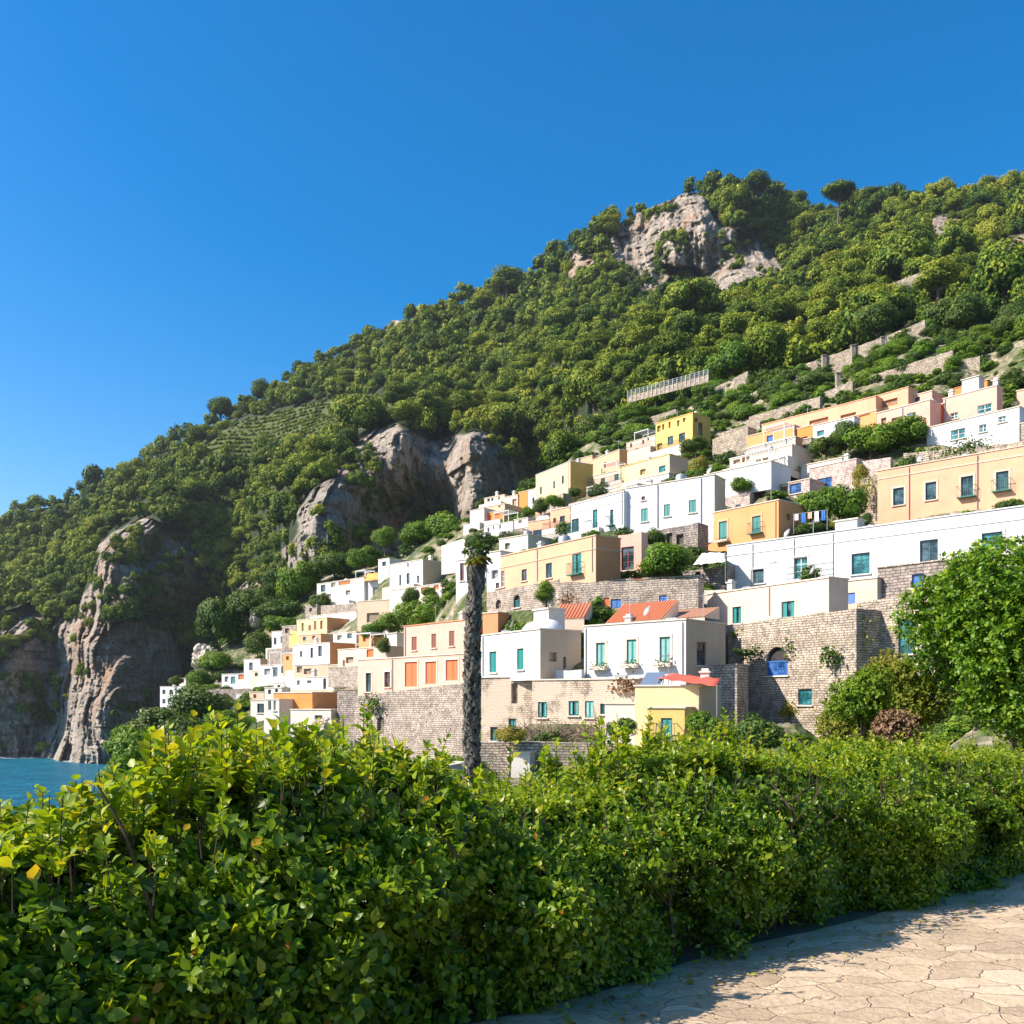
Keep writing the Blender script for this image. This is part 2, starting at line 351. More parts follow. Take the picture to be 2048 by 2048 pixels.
def mountain():
    nc, nr = 1250, 620
    cx = np.linspace(-330, 2380, nc); top = np.interp(cx, SKYX, SKYY) + 12
    t = np.linspace(0, 1, nr)[:, None]
    NY = 1660 * (1 - t) + top[None] * t; NX = np.repeat(cx[None], nr, 0)
    cl = cliff_mask(NX, NY).astype(float)
    for _ in range(2):
        cl[1:-1, 1:-1] = (cl[1:-1, 1:-1] * 2 + cl[:-2, 1:-1] + cl[2:, 1:-1] + cl[1:-1, :-2] + cl[1:-1, 2:]) / 6
    D = mrelief(NX, NY, mdepth(NX, NY), cl)
    X = (NX / 2 - 512) / FPX * D; Z = (HZ - NY / 2) / FPX * D
    # the far side behind the skyline
    Xb, Db, Zb, cb = [X], [D], [Z], [cl]
    for k in (1, 2, 3, 4):
        Db.append(D[-1:] + 45 * k * k); Xb.append((NX[-1:] / 2 - 512) / FPX * Db[-1]); Zb.append(Z[-1:] - 9 * k * k - 6); cb.append(cl[-1:] * 0)
    X, D, Z, cl = [np.concatenate(q) for q in (Xb, Db, Zb, cb)]
    nr2 = X.shape[0]; V = np.stack([X, D, Z], -1).reshape(-1, 3)
    idx = np.arange(nr2 * nc).reshape(nr2, nc)
    Fc = np.stack([idx[:-1, :-1], idx[:-1, 1:], idx[1:, 1:], idx[1:, :-1]], -1).reshape(-1, 4)
    NYx = np.concatenate([NY] + [NY[-1:]] * 4); NXx = np.concatenate([NX] + [NX[-1:]] * 4)
    fld = inpoly(NXx, NYx, FIELD).astype(float)
    me = npmesh('mountain', V, Fc, {'rock': cl.ravel(), 'field': fld.ravel()}, smooth=False)
    m, n, l, b = newmat('mountain rock and scrub'); tc = n.new('ShaderNodeTexCoord')
    at = n.new('ShaderNodeAttribute'); at.attribute_name = 'rock'; af = n.new('ShaderNodeAttribute'); af.attribute_name = 'field'
    mp = n.new('ShaderNodeMapping'); mp.inputs['Scale'].default_value = (1, 1, .22); l.new(tc.outputs['Object'], mp.inputs[0])
    s1 = noise_node(n, l, mp.outputs[0], .16, 8, .68, .6); s2 = noise_node(n, l, tc.outputs['Object'], .035, 6, .6); s3 = noise_node(n, l, mp.outputs[0], .9, 6, .7)
    rc = ramp(n, l, s1, [(.30, (.10, .08, .065)), (.40, (.35, .30, .24)), (.53, (.53, .455, .365)), (.70, (.68, .59, .48))])
    rc = mixc(n, l, ramp(n, l, s2, [(.5, (0, 0, 0)), (.68, (.75, .75, .75))]), rc, (.50, .26, .13))
    rc = mixc(n, l, .6, rc, ramp(n, l, s3, [(.3, (.28, .28, .28)), (.7, (.7, .7, .7))]), 'OVERLAY')
    cv = n.new('ShaderNodeTexVoronoi'); cv.feature = 'DISTANCE_TO_EDGE'; cv.inputs['Scale'].default_value = .22; mc = n.new('ShaderNodeMapping'); mc.inputs['Scale'].default_value = (1, 1, .45); l.new(tc.outputs['Object'], mc.inputs[0]); l.new(mc.outputs[0], cv.inputs['Vector'])
    rc = mixc(n, l, mathn(n, l, 'MULTIPLY', ramp(n, l, cv.outputs['Distance'], [(.0, (1, 1, 1)), (.09, (0, 0, 0))]), s1), rc, (.05, .04, .035))
    mo = ramp(n, l, noise_node(n, l, tc.outputs['Object'], .11, 6, .7), [(.60, (0, 0, 0)), (.66, (1, 1, 1))])
    rc = mixc(n, l, mo, rc, (.05, .065, .018))
    gn = noise_node(n, l, tc.outputs['Object'], .3, 6, .7)
    gc = ramp(n, l, gn, [(.3, (.018, .034, .007)), (.55, (.04, .065, .012)), (.78, (.085, .095, .03))])
    fw = n.new('ShaderNodeTexWave'); fw.bands_direction = 'Z'; fw.inputs['Scale'].default_value = .09; fw.inputs['Distortion'].default_value = 3; fw.inputs['Detail'].default_value = 4
    l.new(tc.outputs['Object'], fw.inputs[0])
    fc = mixc(n, l, fw.outputs['Fac'], (.08, .13, .014), (.20, .20, .06)); fc = mixc(n, l, gn, fc, (.10, .13, .03))
    gc = mixc(n, l, af.outputs['Fac'], gc, fc)
    l.new(mixc(n, l, at.outputs['Fac'], gc, rc), b.inputs['Base Color']); b.inputs['Roughness'].default_value = .95
    bump(n, l, mathn(n, l, 'ADD', s1, mathn(n, l, 'MULTIPLY', s3, .5)), 1, 5.0, b)
    return tag(link('mountain', me, m), kind='structure')
mountain()

# ---------------------------------------------------------------- the near hill the village stands on: a height field z(bearing, distance)
HILL = []      # (k = x/d, d, z); houses add their own base points
def hp(nx, ny, d): HILL.append(((nx / 2 - 512) / FPX, d, (HZ - ny / 2) / FPX * d))
for q in [(300,1445,125),(390,1390,165),(415,1320,175),(430,1290,178),(540,1215,180),(640,1150,180),(740,1125,180),(830,1085,175),(930,1060,175),
          (1080,945,165),(1150,905,170),(1260,820,178),(1420,765,172),(1590,745,162),(1840,650,158),(2048,622,150),(2400,580,140),
          (1350,850,150),(1500,800,150),(1700,745,145),(1900,700,135),(2048,690,125),(2400,650,110),
          (480,1420,110),(640,1420,95),(880,1500,72),(1040,1490,60),(1300,1490,52),(1600,1490,46),(1900,1480,40),(2400,1450,36),
          (2200,1200,52),(2300,1000,70),(2300,850,90)]: hp(*q)
for nx, ny, d in [(300,1445,125),(390,1390,165),(430,1290,178),(540,1215,180),(640,1150,180),(830,1085,175),(1080,945,165),(1260,820,178),(1590,745,162),(1840,650,158),(2048,622,150),(2400,580,140)]:
    k, z = (nx / 2 - 512) / FPX, (HZ - ny / 2) / FPX * d
    HILL.append((k, d * 1.25, z - .10 * d)); HILL.append((k, d * 1.6, z - .22 * d))
for k, d, z in [(-.9,3,-2),(-.57,5,-1.75),(-.2,6.2,-1.75),(.2,8,-1.75),(.6,11,-1.75),(1,16,-1.8),(-.57,9,-3.6),(-.2,11,-3.4),(.2,14,-3.2),(.6,20,-2.6),(-.57,20,-9),(-.4,25,-9.5),(-.2,30,-8),(.2,30,-6),(.6,30,-3.5),
                (-.57,50,-19),(-.42,50,-15),(-.3,60,-12),(-.15,55,-8.5),(-.8,50,-22),(-.6,100,-34),(-.42,100,-26),(-.36,100,-16),(-.6,200,-45),(-.47,200,-40),(-.42,160,-33),(-.9,200,-50),(-.9,100,-40),(1.2,40,-2),(1.2,100,30)]:
    HILL.append((k, d, z))
# ---------------------------------------------------------------- leaves and crowns
def nrm(a): return a / (np.linalg.norm(a, axis=-1, keepdims=True) + 1e-9)
LT = np.array([[0, 0, 0], [-.27, .30, .05], [0, .33, -.03], [.27, .30, .05], [-.30, .58, .05], [0, .62, -.05], [.30, .58, .05], [0, 1, -.16]])   # x across, y along, z normal
LF = [[0, 2, 1, 1], [0, 3, 2, 2], [1, 2, 5, 4], [2, 3, 6, 5], [4, 5, 7, 7], [5, 6, 7, 7]]
LFQ = np.array([[1, 2, 5, 4], [2, 3, 6, 5]]); LFT = np.array([[0, 2, 1], [0, 3, 2], [4, 5, 7], [5, 6, 7], [1, 2, 5], [1, 5, 4], [2, 3, 6], [2, 6, 5]])
ST = np.array([[0, 0, 0], [-.36, .45, .06], [.36, .45, .06], [0, 1, -.05]]); SF = np.array([[0, 2, 1], [1, 2, 3]])
def leafgeo(pos, axis, normal, length, width=1.0, simple=False):
    y = nrm(np.asarray(axis, float)); z = np.asarray(normal, float); z = nrm(z - (z * y).sum(-1, keepdims=True) * y); x = np.cross(y, z)
    T, Fc = (ST, SF) if simple else (LT, LFT)
    L = np.asarray(length, float)[:, None, None]
    wv = np.broadcast_to(np.asarray(width, float), (len(pos),))[:, None, None]
    V = pos[:, None, :] + L * (T[None, :, 0:1] * wv * x[:, None, :] + T[None, :, 1:2] * y[:, None, :] + T[None, :, 2:3] * z[:, None, :])
    Fa = (np.arange(len(pos)) * len(T))[:, None, None] + Fc[None]
    return V.reshape(-1, 3), Fa.reshape(-1, 3), len(T)
def leaves(name, pos, axis, normal, length, tint, mat, parent=None, width=1.0, simple=False, smooth=True):
    V, Fc, k = leafgeo(np.asarray(pos, float), axis, normal, length, width, simple)
    me = npmesh(name, V, Fc, {'tint': np.repeat(tint, k)}, smooth)
    return link(name, me, mat, parent)
FORESTL = leafmat('woodland foliage', [(0, (.014, .040, .007)), (.28, (.040, .092, .010)), (.50, (.130, .188, .014)), (.74, (.255, .295, .020)), (1, (.36, .32, .05))], .15, .34, .7, spec=.15, patch=1.1)
BRIGHTL = leafmat('bright garden foliage', [(0, (.035, .085, .008)), (.4, (.09, .19, .012)), (.75, (.19, .29, .02)), (1, (.36, .36, .03))], .35, .2, .55)
BUSHL = leafmat('bush foliage', [(0, (.02, .055, .008)), (.5, (.06, .12, .015)), (.8, (.14, .19, .025)), (1, (.34, .24, .04))], .3, .2, .55)
AUTUMNL = leafmat('yellowing foliage', [(0, (.08, .13, .012)), (.35, (.20, .23, .02)), (.7, (.30, .22, .04)), (1, (.36, .17, .05))], .3, .1, .6)
BROWNL = leafmat('dry brown foliage', [(0, (.12, .07, .04)), (.5, (.26, .16, .09)), (1, (.40, .27, .17))], .2, .1, .8)
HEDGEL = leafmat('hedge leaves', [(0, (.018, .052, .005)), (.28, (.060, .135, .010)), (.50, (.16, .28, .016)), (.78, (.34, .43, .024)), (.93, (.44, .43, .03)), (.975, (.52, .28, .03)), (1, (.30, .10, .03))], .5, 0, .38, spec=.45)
BROADL = leafmat('broad leaf shrub leaves', [(0, (.02, .06, .007)), (.28, (.07, .15, .01)), (.54, (.19, .31, .015)), (.80, (.38, .45, .02)), (.93, (.56, .46, .03)), (.975, (.55, .25, .03)), (1, (.30, .10, .03))], .5, 0, .42, spec=.4)
TREEL = leafmat('dense tree leaves', [(0, (.02, .06, .006)), (.36, (.060, .145, .010)), (.68, (.16, .28, .016)), (1, (.34, .42, .03))], .38, 0, .4)
BARK = paint('bark', (.14, .10, .07), .9, 0, .5, 12); DARKBARK = paint('dark stems', (.07, .045, .03), .9, 0, .5, 20)

def crown_mesh(name, seed, rx, rz, lobes, per, size, flat=.5, base=.0, jitter=.34, zc=None, squash=.75, simple=True, holes=.0):
    """a crown of leaf clumps: many small faces spread over uneven lobes round the crown's centre"""
    g = np.random.default_rng(seed); zc = rz if zc is None else zc
    th = g.random(lobes) * 2 * np.pi; u = g.random(lobes) * (2 - base) - (1 - base); u = np.clip(u, -1, 1)
    rr = (.45 + .42 * g.random(lobes)); s = np.sqrt(1 - u * u)
    C = np.c_[rx * rr * s * np.cos(th), rx * rr * s * np.sin(th), rz * rr * u]
    lr = (.24 + .28 * g.random(lobes)) * rx * (1.25 - .35 * rr)
    pos, nor, tint, ln = [], [], [], []
    for c, r in zip(C, lr):
        n = int(per * (r / (.4 * rx)) ** 2)
        v = nrm(g.normal(size=(n, 3))); rad = r * (1 - .45 * g.random(n) ** 2.2)
        p = c + v * rad[:, None] * [1, 1, squash]
        nn = nrm(v + .5 * nrm(c * [1, 1, 1.2]) + [0, 0, .25])
        nn = nrm(nn + jitter * g.normal(size=(n, 3)))
        pos.append(p + [0, 0, zc]); nor.append(nn); ln.append(size * (.6 + .8 * g.random(n)))
        tint.append(np.clip(.36 + .22 * g.random() + .14 * g.normal(size=n) + .14 * v[:, 2], 0, 1))  # lobe tops tinted lighter, undersides darker: shade put into the leaf colour
    pos, nor, tint, ln = [np.concatenate(q) for q in (pos, nor, tint, ln)]
    if holes:
        keep = fbm(pos[:, 0] / rx * 2.2, pos[:, 1] / rx * 2.2, pos[:, 2] / rx * 2.2, 2, seed) > -holes
        pos, nor, tint, ln = pos[keep], nor[keep], tint[keep], ln[keep]
    ax = np.cross(nor, g.normal(size=nor.shape))
    V, Fc, k = leafgeo(pos - nrm(ax) * ln[:, None] * .5, ax, nor, ln, 1.25, simple)
    return npmesh(name, V, Fc, {'tint': np.repeat(tint, k)})
def trunk_mesh(seed, h, r, spread, n=5, name='trunk'):
    g = random.Random(seed); m = MB()
    b = [(0, 0, -.6), (g.uniform(-.1, .1) * h * .3, g.uniform(-.1, .1) * h * .3, h * .45), (g.uniform(-.1, .1) * h * .4, g.uniform(-.1, .1) * h * .4, h * .8)]
    m.tube(b, [r, r * .8, r * .45], 7)
    for i in range(n):
        w = 2 * math.pi * (i + g.random()) / n; z = h * g.uniform(.35, .7); t = z / h
        s = Vector(b[1]).lerp(Vector(b[2]), max(0, (t - .45) / .35)) if t > .45 else Vector(b[0]).lerp(Vector(b[1]), t / .45)
        e = s + Vector((math.cos(w) * spread, math.sin(w) * spread, h * g.uniform(.2, .38)))
        m.tube([s, s.lerp(e, .5) + Vector((0, 0, -.05 * h)), e], [r * .45, r * .3, r * .1], 5)
    me = bpy.data.meshes.new(name); me.from_pydata(m.v, [], m.f); me.update(); return me
# templates are one metre in radius; copies are scaled to real size
CT = {}
for i, (lob, per, sz, rz0, kw) in enumerate([(24, 46, .20, .80, {}), (30, 40, .19, .95, {}), (18, 54, .21, .65, {}), (34, 36, .18, 1.15, {}), (12, 64, .22, .8, {})]):
    CT['far', i] = crown_mesh('crown', 100 + i, 1, rz0, lob, per, sz, base=.35, **kw)
    CT['near', i] = crown_mesh('crown', 100 + i, 1, rz0, lob + 16, per * 4, sz * .48, base=.35, **kw)
    CT['trunk', i] = trunk_mesh(i, 1.0, .07, .5)
for (a, i), me in CT.items():
    me.materials.append(BARK if a == 'trunk' else FORESTL)
MATV = {}
def crown_variant(res, i, mat):
    k = (res, i, mat.name)
    if k not in MATV:
        me = CT[res, i].copy(); me.materials.clear(); me.materials.append(mat); MATV[k] = me
    return MATV[k]
def tree(loc, r, h, label, cat='tree', name='tree', group=None, mat=None, variant=0, res='near', sink=.15, kind=None):
    """crown radius r, crown height h; the root Empty stands on the ground"""
    o = empty(name, loc, random.random() * 6.28); tag(o, label, cat, group, kind)
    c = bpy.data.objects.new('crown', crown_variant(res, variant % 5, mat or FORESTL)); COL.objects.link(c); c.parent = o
    zr = {0: .8, 1: .95, 2: .65, 3: 1.15, 4: .8}[variant % 5]
    c.scale = (r, r * (.9 + .2 * random.random()), h / (2 * zr)); c.location = (0, 0, h * sink)
    t = bpy.data.objects.new('trunk', CT['trunk', variant % 5]); COL.objects.link(t); t.parent = o; t.scale = (r, r, h * .8)
    return o
# ---------------------------------------------------------------- houses, measured on crops of the photograph
CROPS = {'A': (300, 1050, 3.22), 'B': (850, 1050, 3.22), 'C': (1380, 950, 2.892), 'D': (900, 750, 3.513), 'E': (1380, 680, 2.892), 'N': (0, 0, 1)}
def cn(c, x, y): a, b, s = CROPS[c]; return a + x / s, b + y / s
def kx(nx): return (nx / 2 - 512) / FPX
def rz_(ny): return (HZ - ny / 2) / FPX
def shutter_leaf(x0, x1, y, z0, z1, mat, parent, det):
    m = MB(); fr = .06
    m.box(x0, x1, y - .03, y + .01, z0, z0 + fr).box(x0, x1, y - .03, y + .01, z1 - fr, z1)
    m.box(x0, x0 + fr, y - .03, y + .01, z0 + fr, z1 - fr).box(x1 - fr, x1, y - .03, y + .01, z0 + fr, z1 - fr)
    n = max(4, int((z1 - z0) / det))
    for i in range(n):
        a = z0 + fr + (z1 - z0 - 2 * fr) * i / n; b = z0 + fr + (z1 - z0 - 2 * fr) * (i + 1) / n
        m.quad((x0 + fr, y - .028, a), (x1 - fr, y - .028, a), (x1 - fr, y + .006, b), (x0 + fr, y + .006, b))
    return m.build('shutter', mat, parent)
KIND = {'t': (TEALD, GLASS, TEAL), 'T': (TEALD, TGLASS, None), 'g': (WOODW, GLASS, None), 'd': (BROWNP, GLASS, None), 'w': (BROWNP, GLASS, BROWNP), 'k': (TEALD, GLASS, None),
        'B': (BLUEP, BGLASS, None), 'b': (BLUEP, None, BLUEP), 'r': (REDPNT, None, REDPNT), 'n': (None, None, None), 'x': (WOODW, TGLASS, None)}
def window(root, s0, s1, z0, z1, kind, side_x=None, far=False, trim=None, sill=True):
    """a window in the front wall (y = 0) or, with side_x, in the right wall (x = side_x)"""
    k = kind[0]; fm, gm, sm = KIND[k]
    if side_x is None: w = root
    nm = 'door' if k in 'br' else 'window'
    f = MB(); bar = min(.07, (s1 - s0) * .12); y = .14
    if k != 'n':
        f.box(s0, s1, y - .03, y + .03, z0, z0 + bar).box(s0, s1, y - .03, y + .03, z1 - bar, z1)
        f.box(s0, s0 + bar, y - .03, y + .03, z0 + bar, z1 - bar).box(s1 - bar, s1, y - .03, y + .03, z0 + bar, z1 - bar)
        c = (s0 + s1) / 2
        if sm is None and not far:
            f.box(c - bar * .4, c + bar * .4, y - .025, y + .025, z0 + bar, z1 - bar)
            for q in ((.5,) if z1 - z0 < 1.5 else (.36, .68)):
                zz = z0 + (z1 - z0) * q; f.box(s0 + bar, s1 - bar, y - .02, y + .02, zz - .02, zz + .02)
    else: f.quad((s0, .26, z0), (s1, .26, z0), (s1, .26, z1), (s0, .26, z1))
    o = f.build(nm if k != 'n' else 'niche', fm or DARKWIN, root)
    if side_x is not None: o.location = (side_x, 0, 0); o.rotation_euler = (0, 0, R(90))
    if gm: MB().box(s0 + bar, s1 - bar, y + .005, y + .018, z0 + bar, z1 - bar).build('pane', gm, o)
    elif k in 'br' and far: MB().box(s0 + bar, s1 - bar, y + .005, y + .018, z0 + bar, z1 - bar).build('panel', sm, o)
    if sm and not far:
        c = (s0 + s1) / 2; det = .075
        if len(kind) > 1 and kind[1] == 'o':      # shutters folded back against the reveal, glass seen between
            shutter_leaf(s0 + bar, s0 + (s1 - s0) * .36, y - .05, z0 + bar, z1 - bar, sm, o, det); shutter_leaf(s1 - (s1 - s0) * .36, s1 - bar, y - .05, z0 + bar, z1 - bar, sm, o, det)
        else:
            shutter_leaf(s0 + .02, c - .01, y - .05, z0 + .02, z1 - .02, sm, o, det); shutter_leaf(c + .01, s1 - .02, y - .05, z0 + .02, z1 - .02, sm, o, det)
    elif sm and far and gm: MB().box(s0 + .02, s1 - .02, y - .07, y - .035, z0 + .02, z1 - .02).build('shutter', sm, o)
    if trim:
        t = MB(); e = .16
        t.box(s0 - e, s0, -.035, .0, z0 - .02, z1).box(s1, s1 + e, -.035, .0, z0 - .02, z1).box(s0 - e, s1 + e, -.05, .0, z1, z1 + e)
        tt = t.build('surround', trim, o)
    if sill and not far and k not in 'brn': MB().box(s0 - .12, s1 + .12, -.12, .13, z0 - .09, z0 - .003).build('sill', trim or TRIM, o)
    if 'p' in kind[1:]: planter(o, s0, s1, z0)
    if 'l' in kind[1:]: railing(o, s0 - .25, s1 + .25, -.45, z0 - .02, .95)
    return o
def planter(parent, s0, s1, z0):
    b = MB().box(s0 - .25, s1 + .25, -.42, -.125, z0 - .30, z0 - .08).build('flower_box', TRIM, parent)
    n = 110; q = rng.random((n, 3)); ps = np.c_[s0 - .25 + q[:, 0] * (s1 - s0 + .5), -.45 + q[:, 1] * .33, z0 - .12 + q[:, 2] ** 2 * .3 - (q[:, 1] < .3) * q[:, 2] * .35]
    dr = rng.normal(size=(n, 3)); leaves('foliage', ps, dr, rng.normal(size=(n, 3)) + [0, -.5, 1], .11 + .05 * q[:, 0], rng.random(n) * .5 + .2, BUSHL, b)
def railing(parent, x0, x1, y, z, h, mat=None, n=None):
    r = MB(); mat = mat or GREENIRON; n = n or max(3, int((x1 - x0) / .14))
    r.box(x0, x1, y - .02, y + .02, z + h - .035, z + h); r.box(x0, x1, y - .015, y + .015, z + .06, z + .09)
    for i in range(n + 1):
        x = x0 + (x1 - x0) * i / n; r.box(x - .011, x + .011, y - .011, y + .011, z + .09, z + h - .035)
    if y < -.06:
        for x in (x0, x1): r.box(x - .015, x + .015, y + .02, 0, z + h - .035, z + h)
        r.box(x0, x1, y - .02, -.003, z - .10, z - .0)
    return r.build('railing', mat, parent)
def wallgrid(m, L, z0, z1, holes, fwd, thick=.26):
    """a wall sheet with real openings and reveals; fwd maps (s, y, z) to local coordinates"""
    S = sorted({0, L, *[q for h in holes for q in h[:2]]}); Z = sorted({z0, z1, *[q for h in holes for q in h[2:]]})
    for a, b in zip(S, S[1:]):
        for c, d in zip(Z, Z[1:]):
            ms, mz = (a + b) / 2, (c + d) / 2
            if any(h[0] < ms < h[1] and h[2] < mz < h[3] for h in holes): continue
            m.quad(fwd(a, 0, c), fwd(b, 0, c), fwd(b, 0, d), fwd(a, 0, d))
    for a, b, c, d in holes:
        t = thick
        m.quad(fwd(a, 0, c), fwd(a, t, c), fwd(a, t, d), fwd(a, 0, d)); m.quad(fwd(b, 0, d), fwd(b, t, d), fwd(b, t, c), fwd(b, 0, c))
        m.quad(fwd(a, 0, c), fwd(b, 0, c), fwd(b, t, c), fwd(a, t, c)); m.quad(fwd(a, t, d), fwd(b, t, d), fwd(b, 0, d), fwd(a, 0, d))
        m.quad(fwd(a, t, c), fwd(b, t, c), fwd(b, t, d), fwd(a, t, d))
def spandrels(m, a, b, z1, fwd):
    r = (b - a) / 2; c = (a + b) / 2; zs = z1 - r; n = 8
    for sgn in (-1, 1):
        for i in range(n):
            w0, w1 = math.pi / 2 * i / n, math.pi / 2 * (i + 1) / n
            p0, p1 = (c + sgn * r * math.cos(w0), zs + r * math.sin(w0)), (c + sgn * r * math.cos(w1), zs + r * math.sin(w1))
            q = [fwd(p0[0], 0, p0[1]), fwd(p1[0], 0, p1[1]), fwd(p1[0], 0, z1), fwd(p0[0], 0, z1)]
            m.quad(*q); m.quad(fwd(p0[0], 0, p0[1]), fwd(p1[0], 0, p1[1]), fwd(p1[0], .25, p1[1]), fwd(p0[0], .25, p0[1]))
WALLS = []
def rwall(label, crop, fr, d, mat, ang, D=.8, wins=(), ext=2.0, name='stone_wall', cat='stone wall', cap=None, group=None, base=True):
    xl, ytl, xr, ytr, yb = fr
    (nxl, nyt), (nxr, nyr) = cn(crop, xl, ytl), cn(crop, xr, ytr); nyb = cn(crop, xl, yb)[1]
    kl, kr = kx(nxl), kx(nxr); x0 = kl * d; a = R(ang); ca, sa = math.cos(a), math.sin(a)
    sof = lambda k: (k * d - x0) / (ca + k * sa)
    W = sof(kr); dr = d - W * sa; z1 = rz_(nyt) * d; z0 = rz_(nyb) * d; H = z1 - z0; Hr = rz_(nyr) * dr - z0
    holes = []
    for w in wins:
        ka, kb = kx(cn(crop, w[0], 0)[0]), kx(cn(crop, w[2], 0)[0]); sA, sB = sof(ka), sof(kb); dm = d - (sA + sB) / 2 * sa
        holes.append((sA, sB, rz_(cn(crop, 0, w[3])[1]) * dm - z0, rz_(cn(crop, 0, w[1])[1]) * dm - z0))
    m = MB(); Hm = min(H, Hr) - .02
    wallgrid(m, W, -ext, Hm, holes, lambda s, y, z: (s, y, z))
    n = max(2, int(W / .8)); rr = random.Random(int(d * 100))
    top = [(H + (Hr - H) * i / n) + rr.uniform(-.07, .05) for i in range(n + 1)]; top[0] = max(H, Hm); top[-1] = max(Hr, Hm)
    for i in range(n):
        s, t = W * i / n, W * (i + 1) / n; u, v = max(top[i], Hm + .004), max(top[i + 1], Hm + .004)
        m.quad((s, 0, Hm), (t, 0, Hm), (t, 0, v), (s, 0, u)); m.quad((s, 0, u), (t, 0, v), (t, D, v), (s, D, u))
        m.quad((t, D, -ext), (s, D, -ext), (s, D, u), (t, D, v))
    m.quad((0, D, -ext), (0, 0, -ext), (0, 0, top[0]), (0, D, top[0])); m.quad((W, 0, -ext), (W, D, -ext), (W, D, top[-1]), (W, 0, top[-1]))
    for h, w in zip(holes, wins):
        if 'A' in w[4][1:]: spandrels(m, h[0], h[1], h[3], lambda s, y, z: (s, y, z))
    if holes or cap:
        root = empty(name, (x0, d, z0), -a); m.build('masonry', mat, root)
        for h, w in zip(holes, wins):
            hh = (h[0], h[1], h[2], h[3] - ((h[1] - h[0]) * .5 if 'A' in w[4][1:] else 0))
            if 'A' in w[4][1:] and w[4][0] != 'n': MB().quad((h[0], .25, hh[3]), (h[1], .25, hh[3]), (h[1], .25, h[3]), (h[0], .25, h[3])).build('niche', DARKWIN, root)
            window(root, *(h if w[4][0] == 'n' else hh), w[4].replace('A', ''), None, d > 104, None)
        if cap:
            c = MB()
            for i in range(n): s, t = W * i / n, W * (i + 1) / n; q = max(top[i], top[i + 1]) + .004; c.box(s, t, -.06, D + .06, q, q + .12)
            c.build('cap', cap, root)
    else:
        root = m.build(name, mat); root.location = (x0, d, z0); root.rotation_euler = (0, 0, -a)
    tag(root, label, cat, group)
    WALLS.append(dict(root=root, W=W, D=D, H=min(H, Hr), d=d, ang=ang, z0=z0))
    if base:
        for s in (.1, .9):
            dd = d - W * s * sa; HILL.append(((x0 + W * s * ca) / dd, dd, z0 - .2))
            if crop == 'N':
                xx, yy = x0 + W * s * ca + sa * (D + 2.5), dd + ca * (D + 2.5); HILL.append((xx / yy, yy, z0 + H + (Hr - H) * s - .15))
    return root
HOUSES = {}
